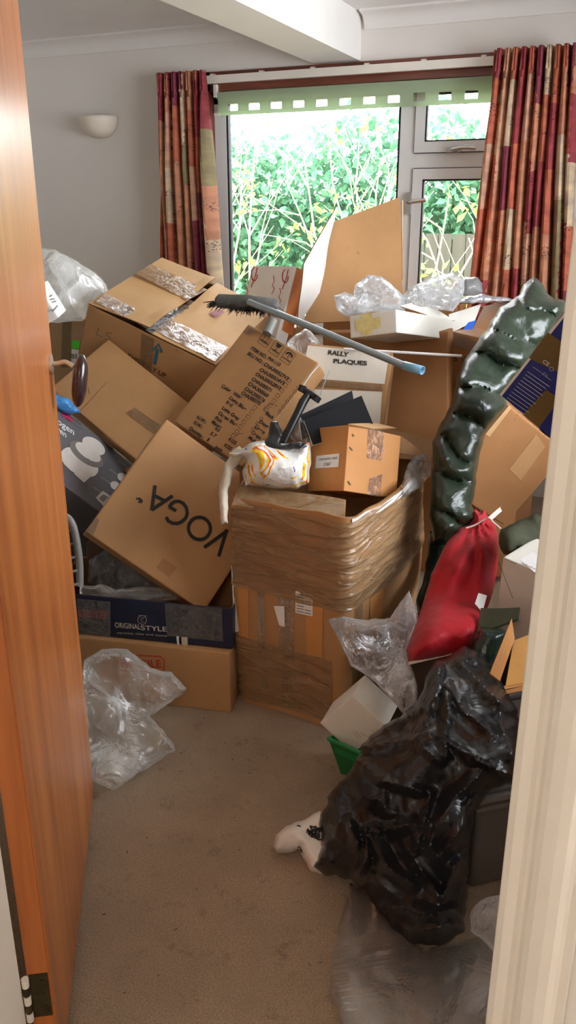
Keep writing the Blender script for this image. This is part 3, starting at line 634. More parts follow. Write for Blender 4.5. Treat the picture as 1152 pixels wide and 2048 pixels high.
o = obj('curtain_lining', bm, 'curtain_lining', cl, True, True); o.modifiers.new('s', 'SOLIDIFY').thickness = .002
curtain('curtain', 'wide patchwork curtain right of the window, tall red and gold folds', (988, 104), (1156, 92), (938, 590), (1134, 600), 10, 4.1, .065)
bl = empty('roller_blind', (-1.6, WY-.03, 1.95), label='sheer green roller blind rolled up at the window head', cat='blind')
Yb = WY-.035; bx0, bx1 = X(432, 200, Yb), xr; zt2 = Z(450, 184, Yb)+.005; zb2 = Z(450, 231, Yb); zs0 = zb2+.022; zs1 = zb2+.062
bm = bmesh.new(); tube(bm, [(bx0, Yb+.022, zt2-.022), (bx1, Yb+.022, zt2-.022)], .018, 16); obj('roller', bm, 'blind_green', bl, True, True)
bm = bmesh.new(); bx(bm, (bx0+.012, Yb, zs1), (bx1, Yb+.002, zt2-.004)); bx(bm, (bx0+.012, Yb, zb2), (bx1, Yb+.002, zs0))
sp = (X(501, 210, Yb)-X(458, 210, Yb)); x_ = X(455, 210, Yb); bx(bm, (bx0+.012, Yb, zs0), (x_, Yb+.002, zs1))
while x_ < bx1:
    bx(bm, (min(bx1, x_+sp*.48), Yb, zs0), (min(bx1, x_+sp), Yb+.002, zs1)); x_ += sp
obj('blind_fabric', bm, 'blind_green', bl, False, True)
bm = bmesh.new(); bx(bm, (bx0-.012, Yb-.006, zt2-.03), (bx0+.006, Yb+.05, zt2+.035)); obj('blind_bracket', bm, 'gloss_white', bl, False, True)
bm = bmesh.new(); bx(bm, (bx0-.012, Yb-.006, zb2+.0), (bx0+.02, Yb+.01, zb2+.014)); obj('bottom_bar_end', bm, 'gloss_white', bl, False, True)
# ---- wall light
wl = ony(200, 255, WY); bm = bmesh.new(); rg = []
wa = ony(166, 236, WY); wb = ony(236, 234, WY); rr = (wb.x-wa.x)/2; ct = Vector(((wa.x+wb.x)/2, WY, wa.z)); hgt = wa.z-ony(203, 277, WY).z
for j in range(13):
    t = j/12; r0 = math.cos(t*math.pi/2)**.75; z = -hgt*math.sin(t*math.pi/2)
    rg.append([bm.verts.new((ct.x-rr*r0*math.cos(k*math.pi/24), WY-.001-rr*1.0*r0*math.sin(k*math.pi/24), ct.z+z)) for k in range(25)])
for j in range(12):
    for k in range(24):
        try: bm.faces.new((rg[j][k], rg[j][k+1], rg[j+1][k+1], rg[j+1][k]))
        except ValueError: pass
bmesh.ops.remove_doubles(bm, verts=bm.verts, dist=1e-5)
sc = obj('wall_light', bm, 'plaster'); sc.modifiers.new('s', 'SOLIDIFY').thickness = .005; tag(sc, 'cream plaster half bowl wall light on the bare wall', 'wall light')
# ================================================================ OUTSIDE
bm = bmesh.new(); bx(bm, (-14, WY+.16, -.5), (9, 26, -.25)); tag(obj('garden_ground', bm, 'grass_dry'), kind='structure')
def leaves(bm, c, n, rx, ry, rz, sz, rnd):
    for _ in range(n):
        while True:
            v = Vector((rnd.uniform(-1, 1), rnd.uniform(-1, 1), rnd.uniform(-1, 1)))
            if .35 < v.length < 1: break
        p = Vector(c)+Vector((v.x*rx, v.y*ry, v.z*rz)); s = sz*rnd.uniform(.6, 1.4); e = Euler((rnd.uniform(-1.2, 1.2), rnd.uniform(-1.2, 1.2), rnd.uniform(0, 6.3))).to_matrix()
        q = [bm.verts.new(p+e@Vector(w)*s) for w in ((-.5, 0, 0), (-.15, .3, .06), (.5, 0, 0), (-.15, -.3, .06))]
        bm.faces.new((q[0], q[3], q[2], q[1]))
rnd = random.Random(3)
hedge = empty('hedge', (-3.2, 9.2, -.25), label='thick dark leafy hedge seen through the window', cat='hedge')
bm = bmesh.new()
for i in range(46):
    x = -8.5+i*.2+rnd.uniform(-.2, .2); top = 1.95+.2*math.sin(i*.5)+rnd.uniform(-.15, .15)
    for z in (.2, .8, 1.4, top): leaves(bm, (x, 9.2+rnd.uniform(-.3, .3), z), 170, .55, .5, .45, .11, rnd)
obj('foliage', bm, 'leaf_dark', hedge, False, True)
bm = bmesh.new(); bx(bm, (-9, 9.25, -.25), (1.2, 9.55, 1.6)); obj('hedge_core', bm, 'leaf_dark', hedge, False, True)
def twiggy(name, label, base, n, h, spread, seed, nleaf, rr=.016):
    rnd = random.Random(seed); r_ = empty(name, base, label=label, cat='shrub'); bm = bmesh.new(); tips = []
    for k in range(n):
        a = rnd.uniform(0, 6.28); p = Vector(base)+Vector((rnd.uniform(-.15, .15), rnd.uniform(-.1, .1), 0)); d = Vector((math.cos(a)*spread*rnd.uniform(.3, 1), math.sin(a)*spread*.5, 1)).normalized(); pts = [p.copy()]
        L_ = h*rnd.uniform(.7, 1.15); ns = 7
        for i in range(ns): d = (d+Vector((rnd.uniform(-.25, .25), rnd.uniform(-.2, .2), rnd.uniform(-.05, .1)))).normalized(); p = p+d*L_/ns; pts.append(p.copy())
        tube(bm, pts, [rr*(1-.75*i/ns) for i in range(ns+1)], 5)
        for _ in range(5):
            q = pts[rnd.randint(2, ns)]; d2 = (d+Vector((rnd.uniform(-1, 1), rnd.uniform(-.7, .7), rnd.uniform(-.4, .5)))).normalized(); pp = [q.copy()]
            for i in range(4): d2 = (d2+Vector((rnd.uniform(-.3, .3),)*3)).normalized(); q = q+d2*L_*.09; pp.append(q.copy())
            tube(bm, pp, [rr*.4, rr*.32, rr*.25, rr*.18, rr*.1], 4); tips.append(q.copy())
    obj('branches', bm, 'twig', r_, True, True); bm = bmesh.new()
    for t in tips[:nleaf]: leaves(bm, t, 10, .12, .1, .1, .07, rnd)
    if nleaf: obj('foliage', bm, 'leaf_bright', r_, False, True)
twiggy('shrub', 'pale twiggy shrub outside behind the left half of the big pane', (-3.55, 6.8, -.25), 12, 2.6, .55, 5, 26)
twiggy('shrub', 'tangle of bare arching stems outside beside the window mullion', (-2.3, 7.0, -.25), 13, 2.5, .6, 8, 18)
twiggy('shrub', 'low stemmed shrub outside the small casement by the right curtain', (-.95, 5.8, -.25), 14, 1.8, .45, 11, 40)
bm = bmesh.new()
for i in range(30): bx(bm, (-3.0+i*.13, 8.1+(i % 2)*.01, -.25), (-2.88+i*.13, 8.13+(i % 2)*.01, 1.3))
tag(obj('garden_fence', bm, 'fence', None, False), 'weathered board fence outside behind the small casement', 'fence')
# ================================================================ THE PILE, left side
tallL = ((-1.035, 2.08, 0), Vector((.885, .466, 0)))   # plane along the left wall of the tall taped box
fr = Carton('carton', thin(((-1.4010, 2.1105, .1075), (0, 0, .2013), (.615, .34, .215)), .26), 'plain brown carton on the carpet under the dark printed tray, stamped red', seed=1)
fr.body(r=.003)
fr.text('-y', [('FRAGILE', (243, 1333), (325, 1334), .028)], 'ink_red', name='printed_stamp', bold=.02)
fr.strokes('-y', [[(238, 1308), (322, 1312)], [(322, 1312), (329, 1318), (329, 1338), (324, 1343)], [(324, 1343), (238, 1340)]], .004, 'ink_red')
ty = Carton('printed_tray', thin(((-1.4082, 2.1350, .2885), (0, 0, .205), (.63, .35, .142)), .29), 'shallow navy printed tile tray wrapped in clear tape, on the plain carton', 'tray', m='navy', seed=2)
ty.body(skip_top=True, r=.003)
ty.text('-y', [('ORIGINAL', (231, 1254), (282, 1258), .019), ('STYLE', (283, 1259), (335, 1262), .017)], 'ink_cream', bold=.01)
ty.text('-y', [('ceramic tiles and stone', (235, 1266), (335, 1272), .007)], 'ink_cream', name='small_print')
ty.strokes('-y', [[(285+9*math.cos(a*.524), 1239+9*math.sin(a*.524)) for a in range(13)], [(281, 1235), (289, 1234), (282, 1240), (288, 1242), (282, 1245)], [(278, 1230), (294, 1231)]], .0016, 'ink_cream')
ty.strip('-y', [(156, 1217), (217, 1220), (217, 1238), (157, 1233)], 'maroon', name='maroon_label', h=.002)
ty.strip('-y', [(354, 1270), (359, 1271), (359, 1290), (355, 1289)], 'paper', name='torn_label', h=.002)
ty.strip('-y', [(364, 1272), (376, 1273), (376, 1291), (364, 1290)], 'ink_cream', name='torn_label', h=.002)
ty.strip('-y', [(155, 1196), (222, 1202), (222, 1276), (160, 1272)], 'clear_tape', h=.003)
ty.strip('-y', [(330, 1206), (444, 1216), (447, 1282), (335, 1270)], 'clear_tape', h=.003)
vg = Carton('carton', k_(thin(((-1.3844, 2.2791, .5223), (-.5867, .6521, .3880), (.4615, .16, .46)), .11), .975), 'square brown carton with big black letters, tilted on one corner in the tray', m='card_orange', seed=3)
M['card_orange'].name = 'card_orange'
_q = ray(480, 1000); vg.m = 'card'; vg.body(clip=[(onz(480, 1000, .6), Vector((_q.y, -_q.x, 0)).normalized())], r=.004)
def vletters():
    o0, u, w, ln = vg.frame('-y', vg.loc('-y', 448, 1075), vg.loc('-y', 322, 990))
    o0 = vg.loc('-y', 443, 1077); H_ = .082; st = .0135
    w = (vg.loc('-y', 462, 1066) - vg.loc('-y', 434, 1112)); 
    return o0, u
# letters read from lower right to upper left, upside down
def letter(c, top, bot, fn):
    return None
def vpt(px, py): return vg.loc('-y', px, py)
V_ = [[(457, 1062), (441, 1112)], [(453, 1063), (407, 1093)]]
vg.strokes('-y', [[(453, 1059), (437, 1113)], [(455, 1061), (408, 1095)]], .0115, 'ink')
oc = vpt(398.5, 1057); ax = (vpt(353, 1022.5)-vpt(398.5, 1057)).normalized(); ay = Vector((0, -1, 0)).cross(ax)
def arc(c, r0, a0, a1, n=28): return [(c[0]+r0*math.cos(R(a0+(a1-a0)*i/n)), c[1]+r0*math.sin(R(a0+(a1-a0)*i/n))) for i in range(n+1)]
RO = (vpt(399, 1057)-vpt(376, 1040)).length*.98
vg.strokes('-y', [arc((0, 0), RO*.80, 0, 360)], .0115, 'ink', uv=(oc, ax, ay))
gc = vpt(353, 1021)
vg.strokes('-y', [[(353+(x-353)*.88, 1022+(y-1022)*.88) for x, y in g_] for g_ in ([(329, 1036), (334, 1045), (343, 1050), (354, 1051), (364, 1047), (373, 1039), (377, 1028), (375, 1015), (368, 1005), (358, 1000), (348, 1001), (341, 1006), (336, 1014)], [(336, 1013), (352, 1022)])], .0115, 'ink')
vg.strokes('-y', [[(310, 971), (303, 1021)], [(303, 1020), (345, 992)], [(308, 991), (331, 1003)]], .0115, 'ink')
vg.strokes('-y', [[(272, 998), (279, 997), (284, 1003), (281, 1006)], [(284, 1000), (277, 1001)], [(285, 1002), (279, 1003), (277, 1006)]], .0065, 'ink', name='printed_heart')
vg.strip('-y', [(326, 1116), (354, 1135), (338, 1155), (312, 1136)], 'card_brown', name='old_tape_mark', h=.0008)
vg.strip('-y', [(172, 1062), (192, 1035), (200, 1040), (186, 1072)], 'clear_tape', h=.002)
hb = Carton('oven_box', k_(((-1.5570, 1.9539, .7635), (-.9713, .7917, .9297), (.5018, .10, .3120)), 1.15), 'grey printed halogen oven box, picture side out, behind the tilted lettered carton', m='grey_print', seed=4, dent=.001)
hb.body(r=.003)
hb.text('-y', [('halogen', (92, 833), (147, 871), .030), ('oven', (104, 856), (131, 876), .028)], 'ink_white', bold=.01)
hb.text('-y', [('multi function', (120, 822), (161, 851), .014), ('with recipe book', (131, 838), (163, 861), .008)], 'ink_soft', name='small_print')
hb.strip('-y', [(124, 824), (146, 838), (143, 845), (122, 832)], 'magenta', name='pink_print')
def blob2(c, name, cx, cy, rx, ry, rot, m, h=.002, n=26, sup=1):
    bm = bmesh.new(); ce = c.loc('-y', cx, cy); vs = []
    for i in range(n):
        a = i*2*math.pi/n; x = rx*math.cos(a); y = ry*math.sin(a); ca, sa = math.cos(rot), math.sin(rot)
        vs.append(bm.verts.new(c.lift('-y', c.loc('-y', cx+x*ca-y*sa, cy+x*sa+y*ca), h)))
    bm.faces.new(vs); return obj(name, bm, m, c.root, False)
blob2(hb, 'oven_picture', 158, 925, 42, 24, .55, 'product_pale', .0018); blob2(hb, 'oven_picture', 172, 909, 40, 17, .62, 'product_mid', .0022); blob2(hb, 'oven_picture', 175, 905, 30, 12, .62, 'product_pale', .0026); blob2(hb, 'oven_picture', 186, 893, 26, 14, .6, 'product_pale', .003)
hb.strip('-y', [(147, 948), (170, 936), (187, 948), (167, 966)], 'product_pale', name='oven_picture', h=.0014)
for (cx, cy, m_, r_) in ((258, 942, 'food_orange', 9), (243, 955, 'product_pale', 10), (229, 972, 'product_pale', 10)): blob2(hb, 'dish_picture', cx, cy, r_, r_*.8, .6, m_)
hb.strip('-y', [(191, 996), (205, 982), (222, 994), (206, 1012)], 'product_pale', name='dish_picture'); hb.strip('-y', [(197, 997), (206, 989), (217, 995), (206, 1005)], 'product_mid', name='dish_picture', h=.0018)
hb.text('-y', [('crispy', (236, 922), (250, 932), .007), ('tender', (218, 940), (234, 951), .007), ('quick', (200, 955), (220, 969), .007), ('easy clean', (186, 975), (204, 988), .007)], 'ink_cream', name='small_print')
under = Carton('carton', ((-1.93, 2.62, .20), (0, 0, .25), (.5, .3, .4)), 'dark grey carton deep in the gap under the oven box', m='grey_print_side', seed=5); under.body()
fl = Carton('carton', ((-1.7214, 2.5662, .7857), (.6455, .5226, -.0947), (.6, .3, .07)), 'long flat brown carton lying slanted beneath the big open carton', m='card', seed=6); fl.body()
fl.strokes('+z', [[(213, 766), (161, 822)]], .0015, 'card_edge', name='flap_seam'); fl.strokes('+z', [[(157, 773), (163, 784)], [(158, 784), (166, 774)], [(166, 774), (172, 789)], [(172, 774), (166, 787)], [(176, 776), (180, 789)]], .0015, 'ink_soft', name='pen_scribble')
fl.strip('+z', [(251, 826), (270, 815), (331, 858), (312, 872)], 'tape', h=.0015)
wu = Carton('carton', ((-1.8036, 3.0225, 1.0079), (.2398, .4026, .1597), (.5437, .6181, .2746)), 'big brown carton with a split taped lid and blue arrow, on the slanted flat one', seed=7)
wu.body(skip_top=True)
def wlid(f0, f1, lift0, lift1, name='lid_flap'):
    w_, d_, h_ = wu.d; x0 = -w_/2+f0*w_; x1 = -w_/2+f1*w_; bm = bmesh.new(); n = 16; A = []; B = []
    for i in range(n+1):
        ra = []; rb = []
        for j in range(n+1):
            a, b = i/n, j/n; x = x0+(x1-x0)*a; y = -d_/2+d_*b; z = h_+lift0+(lift1-lift0)*a+.003*noise.noise(Vector((x*6, y*6, f0)))+(.006*math.sin(b*9) if (a > .9 and f0 == 0) or (a < .1 and f0 > 0) else 0)
            ra.append(bm.verts.new((x, y, z+.004))); rb.append(bm.verts.new((x, y, z)))
        A.append(ra); B.append(rb)
    for i in range(n):
        for j in range(n): bm.faces.new((A[i][j], A[i+1][j], A[i+1][j+1], A[i][j+1])); bm.faces.new((B[i][j], B[i][j+1], B[i+1][j+1], B[i+1][j]))
    for i in range(n):
        for (x, y) in (((i, 0), (i+1, 0)), ((i, n), (i+1, n)), ((0, i), (0, i+1)), ((n, i), (n, i+1))): bm.faces.new((A[x[0]][x[1]], A[y[0]][y[1]], B[y[0]][y[1]], B[x[0]][x[1]])).material_index = 1
    return obj(name, bm, ['card_pale', 'card_edge'], wu.root)
wlid(0, .475, .001, .022); wlid(.50, 1.0, .004, .001)
bm = bmesh.new(); rnd = random.Random(5)
for k in range(26):
    b_ = .12+.5*k/26; p = Vector((wu.d.x*(-.012+rnd.uniform(-.012, .012)), -wu.d.y/2+wu.d.y*b_*1.0, wu.d.z-.004+rnd.uniform(0, .01))); bmesh.ops.create_icosphere(bm, subdivisions=1, radius=.012, matrix=Matrix.Translation(p) @ Matrix.Diagonal((1, 1.5, .6, 1)))
tag(obj('packing_nuggets', bm, 'card_dark', wu.root), kind='stuff')
wu.strip('+z', [(290, 664), (303, 672), (365, 628), (352, 618)], 'clear_tape', h=.009); wu.strip('+z', [(190, 612), (210, 595), (320, 650), (297, 668)], 'clear_tape', h=.018)
wu.strip('+z', [(297, 660), (330, 640), (455, 700), (428, 728)], 'clear_tape', h=.012); wu.strip('+z', [(268, 558), (300, 538), (412, 590), (372, 612)], 'tape', h=.024)
wu.strip('+z', [(418, 634), (436, 624), (448, 630), (430, 641)], 'maroon', name='maroon_label', h=.013)
wu.strip('-y', [(284, 666), (309, 678), (300, 790), (277, 781)], 'tape')
wu.text('-y', [('THIS WAY UP', (254, 714), (331, 756), .021)], 'ink_soft', h=.0010, bold=.012)
wu.strokes('-y', [[(310, 728), (315.5, 698)]], .014, 'ink_teal', name='printed_arrow'); wu.strokes('-y', [[(307, 700), (318, 688), (324, 705)]], .010, 'ink_teal', name='printed_arrow')
wu.strokes('-y', [[(199, 655), (193, 669), (206, 673)], [(224, 666), (214, 665), (213, 670), (221, 674), (219, 681), (210, 677)]], .0022, 'ink_soft', name='pen_scribble')
sk = Carton('carton', thin(((-1.2985, 2.6938, .8329), (-.7059, .3224, -.2618), (.34, .20, .4517)), .09), 'brown carton leaning back, covered in black printed part numbers', seed=8)
sk.body(r=.004)
T_ = [('ITEM NO.: PW-110', (501, 699), (559, 734), .0135), ('SKU NO.: CHA300527V3', (494, 709), (575, 762), .0135), ('CHA300534V3', (518.5, 742), (567, 771), .0135), ('CHA300528V3', (510.5, 751), (560, 781), .0135),
      ('CHA300571', (503, 761), (541, 785), .0135), ('CHA300569', (496, 770), (534.5, 796), .0135), ('CHA300576', (488.5, 779.5), (528, 806), .0135), ('CHA300592', (482, 788.5), (520, 811.5), .0135),
      ('Color', (442.5, 774), (460, 785), .013), ('White', (465.5, 789), (482, 799.5), .013), ('Light Blue', (458, 798), (491, 822.5), .013), ('Red', (451.5, 807), (463, 814.5), .013), ('Light Gray', (443.5, 818), (477, 842), .013),
      ('Ocean Blue', (436, 828), (473, 854), .013), ('Pink', (429.5, 838), (443, 847), .013), ('Mauve', (423, 846), (442, 859), .013), ('4.0', (429, 859), (437, 865), .013), ('5.7', (420, 869), (431, 876), .013),
      ('N.W.:', (393, 837), (411, 848), .013), ('G.W.:', (386.5, 847), (403, 858), .013), ('Quantity :', (377.5, 858), (405, 878), .013), ('1', (413.5, 881), (416, 883), .013), ('pcs', (430, 896), (443, 904), .013),
      ('KGS', (457, 881), (471, 891), .013), ('KGS', (448, 893), (462, 902), .013), ('Black', (531, 829), (546, 840), .013), ('Orange', (519, 846), (536, 858), .013), ('Green', (510, 857), (528, 869), .013), ('Cream', (503, 868), (520, 880), .013), ('Multi', (497, 878), (512, 889), .013)]
for a_, b_, nm_ in ((0, 1, 'item_number'), (1, 8, 'part_numbers'), (8, 16, 'colour_list'), (16, 25, 'weight_list'), (25, 30, 'colour_list')): sk.text('-y', T_[a_:b_], 'ink', bold=.032, name=nm_)
def sq(c, cx, cy, r_, ang=.60):
    ca, sa = math.cos(ang), math.sin(ang); return [(cx+x*ca-y*sa, cy+x*sa+y*ca) for x, y in ((-r_, -r_), (r_, -r_), (r_, r_), (-r_, r_), (-r_, -r_))]
marks = [sq(0, 340+x/3.84, 640+y/3.84, 3.6) for x, y in ((915, 467), (890, 503), (860, 542), (828, 583), (800, 622), (772, 657), (742, 692), (655, 677), (630, 709), (603, 747), (573, 787), (545, 823), (518, 862), (490, 892))]
for x, y in ((985, 518), (960, 553), (930, 593), (900, 628), (870, 668), (845, 703), (705, 762), (675, 797), (645, 838)):
    cx, cy = 340+x/3.84, 640+y/3.84; marks.append([(cx+3*math.cos(a*.7), cy+3*math.sin(a*.7)) for a in range(10)]); marks.append([(cx-2, cy+3), (cx-5, cy+8)])
sk.strokes('-y', marks[:7], .0014, 'ink', name='tick_boxes'); sk.strokes('-y', marks[7:14], .0014, 'ink', name='tick_boxes'); sk.strokes('-y', marks[14:], .0014, 'ink', name='tick_circles')
ic = []
for (cx, cy) in ((531.5, 679), (553.5, 697.5), (576.5, 714.5)):
    ca, sa = math.cos(.6), math.sin(.6)
    ic.append([(cx+x*ca-y*sa, cy+x*sa+y*ca) for x, y in ((-10.5, -13.5), (10.5, -13.5), (10.5, 13.5), (-10.5, 13.5), (-10.5, -13.5))]); ic.append([(cx+x*ca-y*sa, cy+x*sa+y*ca) for x, y in ((-10.5, 6), (10.5, 6))])
def rl(cx, cy, pts): ca, sa = math.cos(.6), math.sin(.6); return [(cx+x*ca-y*sa, cy+x*sa+y*ca) for x, y in pts]
sk.strokes('-y', ic, .0018, 'ink', name='icon_frames')
sk.strokes('-y', [rl(531.5, 679, p) for p in ([(-4, 2), (-4, -10)], [(4, 2), (4, -10)], [(-7, 4), (7, 4)], [(-7, -7), (-4, -11), (-1, -7)], [(1, -7), (4, -11), (7, -7)])]+[rl(553.5, 697.5, [(0, -2), (0, 4)]), rl(553.5, 697.5, [(-4, 4), (4, 4)]), rl(576.5, 714.5, [(0, -10), (0, 3), (3, 3)])], .002, 'ink', name='icons')
sk.strokes('-y', [rl(553.5, 697.5, [(-6, -9), (6, -9)]), rl(553.5, 697.5, [(-4, -5), (4, -5)]), rl(576.5, 714.5, [(-7, -3), (-5, -7), (0, -9), (5, -7), (7, -3)])], .0065, 'ink', name='icons')
sk.text('-y', [('THIS SIDE UP', (520.5, 681), (536, 692), .006), ('FRAGILE', (543, 700), (556, 709), .006), ('KEEP DRY', (567, 717), (580, 726), .006)], 'ink', name='small_print')
sk.strokes('-y', [[(528, 822), (531, 813), (545, 808), (556, 813)], [(526, 818), (534, 826)], [(470, 874), (480, 868), (488, 869)]], .0012, 'ink_soft', name='pen_scribble')
sk.strip('-y', [(499, 650), (512, 657), (503, 672), (489, 664)], 'clear_tape', h=.002)
bh = Carton('carton', down(((-2.2077, 2.9002, .8850), (0, 0, .2445), (.2759, .14, .4)), .68), 'brown carton with a green sticker between the door handle and the big carton', m='card_grey', seed=9); bh.body()
bh.strip('-y', [(125, 643), (143, 643), (141, 735), (122, 735)], 'olive_tape'); bh.strip('-y', [(145, 681), (161, 681), (160, 697), (145, 697)], 'green_sticker', name='green_sticker', h=.002)
pl1 = bh.strip('-y', [(144, 698), (159, 699), (157, 730), (143, 730)], 'paper', name='paper_label', h=.0016); bh.text('-y', [('83', (144, 716), (155, 717), .02)], 'ink', h=.003).parent = pl1
gw = Carton('printed_box', ((-2.0043, 2.3532, 1.1685), (-.4859, -.0097, 2.0960), (.2, .2, .121)), 'small off-white printed box poking out past the door edge', m='card_white', seed=10, dent=.001); gw.body()
gw.strokes('-y', [[(100, 590), (114, 612), (103, 625)], [(98, 594), (103, 590)], [(99, 600), (108, 598)], [(103, 605), (111, 603)]], .004, 'ink')
pouch('plastic_bundle', [(62, 500), (88, 495), (112, 499), (150, 520), (190, 545), (214, 568), (217, 590), (190, 602), (178, 610), (168, 642), (110, 646), (60, 640)], [(88, 500, 3.4), (215, 580, 3.5), (120, 630, 3.38)], .34, 'milky_white', rad=70, amp=.035, sc=5, seed=3, step=6, sharp=35, octv=4)
tag(bpy.data.objects['plastic_bundle'], 'big puffy bundle of whitish plastic against the bare wall', 'plastic bundle')
tag(pouch('crumpled_wrapper', [(96, 780), (118, 791), (135, 797), (152, 812), (160, 826), (140, 830), (118, 822), (96, 812)], [(100, 790, 2.90), (155, 825, 2.92)], .05, 'crumple_blue', rad=14, amp=.012, sc=22, seed=8, step=4), 'crumpled blue wrapper tucked beside the grey oven box', 'wrapper')
# grey slatted plastic chair back
sl = empty('slatted_chair', P(140, 1165, 2.45), label='grey plastic slatted chair back half hidden behind the door', cat='chair')
bm = bmesh.new(); tube(bm, smoothpath([P(100, 1020, 2.44), P(126, 1030, 2.44), P(143, 1045, 2.44), P(153, 1080, 2.45), P(159, 1125, 2.46), P(160, 1172, 2.47)]), .011, 10); obj('back_frame', bm, 'grey_plastic', sl, True, True)
for k in range(5):
    y = 1060+k*27; bm = bmesh.new(); tube(bm, [P(90, y+9, 2.43), P(120, y+6, 2.44), P(146+k*3, y, 2.455)], .0045, 6); obj('slat', bm, 'grey_plastic', sl, True, True)
tag(pouch('clear_film', [(157, 1192), (160, 1172), (200, 1168), (232, 1178), (262, 1176), (300, 1172), (338, 1180), (362, 1188), (360, 1200), (330, 1205), (250, 1203), (200, 1198)], [(160, 1185, 2.64), (360, 1195, 2.68)], .05, 'milky', rad=14, amp=.012, sc=14, seed=12, step=5), 'strip of milky polythene lying along the rim of the navy tray', 'plastic film')
tag(pouch('film_parcel', [(178, 1120), (215, 1095), (260, 1100), (300, 1130), (350, 1165), (372, 1190), (300, 1200), (200, 1192), (175, 1165)], [(180, 1160, 2.74), (360, 1185, 2.76)], .07, 'dark_film', rad=30, amp=.012, sc=11, seed=14, step=7), 'dark parcel in shiny clear film standing in the navy tray', 'parcel')
pc = Carton('carton', ((-1.60, 2.17, .34), (0, 0, .2), (.12, .12, .23)), 'dark carton standing in the navy tray behind the shiny film', m='card_dark', seed=15); pc.body()
tag(pouch('plastic_sheet', [(168, 1322), (190, 1305), (205, 1297), (255, 1298), (275, 1312), (300, 1336), (345, 1345), (376, 1380), (345, 1402), (300, 1432), (318, 1450), (345, 1485), (350, 1500), (290, 1540), (225, 1580), (186, 1562), (172, 1500), (168, 1400)], [(200, 1300, 2.46), (370, 1380, 2.50), (340, 1495, 2.40), (225, 1575, 2.24), (200, 1440, 2.38), (290, 1400, 2.46)], .07, 'milky', rad=40, amp=.03, sc=6, seed=21, step=5, jag=4, sharp=30, octv=3, mixr=.1), 'crumpled clear polythene sheet on the carpet by the door', 'plastic sheet')
# ================================================================ THE PILE, middle
TH = .70
tb = empty('taped_carton', (-.86, 2.36, 0), label='tall bulging brown carton wrapped in shiny packing tape, in the middle of the carpet', cat='box')
plan = [(-1.083, 2.062, .03), (-.69, 2.018, .045), (-.625, 2.34, .3), (-.632, 2.66, .12), (-.72, 2.80, .06), (-.98, 2.80, .05), (-1.20, 2.52, .05)]
def outline(shr, n=7):
    c = Vector((-.87, 2.42)); pts = []; m_ = len(plan)
    for i in range(m_):
        p = Vector(plan[i][:2]); a = Vector(plan[i-1][:2]); b = Vector(plan[(i+1) % m_][:2]); rr_ = plan[i][2]
        da = (a-p); db = (b-p); ra = min(rr_, da.length*.45); rb = min(rr_, db.length*.45); p0 = p+da.normalized()*ra; p1 = p+db.normalized()*rb
        for k in range(n+1):
            t = k/n; q = p0*(1-t)**2+p*2*t*(1-t)+p1*t*t; pts.append(q)
        # fill straight piece
        q0 = p1; nx = b-(b-p).normalized()*min(plan[(i+1) % m_][2], db.length*.45)
        for k in range(1, 6): pts.append(q0.lerp(nx, k/6))
    return [c+(p-c)*shr for p in pts]
OUT = outline(1.0); NP = len(OUT); CEN = Vector((-.87, 2.42))
def rimz(i):
    p = OUT[i % NP]; back = max(0, min(1, (p.y-2.1)/.7)); return TH+.012*noise.noise(Vector((p.x*9, p.y*9, 2)))+.004
def tsurf(i, t, off=0):
    """i: perimeter index (float), t: 0 floor .. 1 rim"""
    i0 = int(math.floor(i)) % NP; f = i-math.floor(i); p = OUT[i0].lerp(OUT[(i0+1) % NP], f); rz = rimz(i0)*(1-f)+rimz(i0+1)*f
    z = rz*t; bul = .018*math.sin(math.pi*min(1, t*1.05))+.012*noise.noise(Vector((p.x*4, p.y*4, z*5)))
    d = (p-CEN); dl = d.length; q = CEN+d*((dl*(.955+.045*t)+bul-.01+off)/dl); return Vector((q.x, q.y, z))
bm = bmesh.new(); g = []
for j in range(31): g.append([bm.verts.new(tsurf(i, j/30)) for i in range(NP)])
gi = []
for j in range(31):
    gi.append([bm.verts.new(tsurf(i, 1-j/30*.85, -.010)) for i in range(NP)])
def band(g_, close=True, mi=0):
    for j in range(len(g_)-1):
        for i in range(NP if close else NP-1): bm.faces.new((g_[j][i], g_[j][(i+1) % NP], g_[j+1][(i+1) % NP], g_[j+1][i])).material_index = mi
band(g); band(gi, mi=1); band([g[-1], gi[0]], mi=1); bm.faces.new(g[0]); bm.faces.new(gi[-1])
obj('carton_wall', bm, ['card', 'card_inside'], tb, True, True)
def wrapband(name, t0, t1, i0, i1, off, amp, m='wrap', nz=60, sk=0., fr_=26):
    bm = bmesh.new(); n = int(nz*(t1-t0)*2)+6; ii = []; i = i0
    while i <= i1+1e-6: ii.append(i); i += .5
    g = []
    for j in range(n+1):
        row = []
        for i in ii:
            t = t0+(t1-t0)*j/n+.012*noise.noise(Vector((i*.2, j*.5, t0*9)))*(1 if j in (0, n) else .3)
            s = tsurf(i, min(.995, t), off); w = 1-min(1, abs(noise.noise(Vector((s.x*2.2+sk*s.z, s.y*2.2, s.z*fr_+2.5*noise.noise(s*4)))))*2.5); row.append(bm.verts.new(tsurf(i, min(.998, t), off+amp*w)))
        g.append(row)
    for j in range(n):
        for i in range(len(ii)-1): bm.faces.new((g[j][i], g[j][i+1], g[j+1][i+1], g[j+1][i]))
    return obj(name, bm, m, tb, True, True)
wrapband('tape_wrap', .60, .985, 0, NP-1, .003, .006, 'wrap', 160, 1.5, 30); wrapband('tape_wrap', .03, .36, 0, 13, .003, .004, 'wrap', 160, 0, 34)
rnd = random.Random(4)
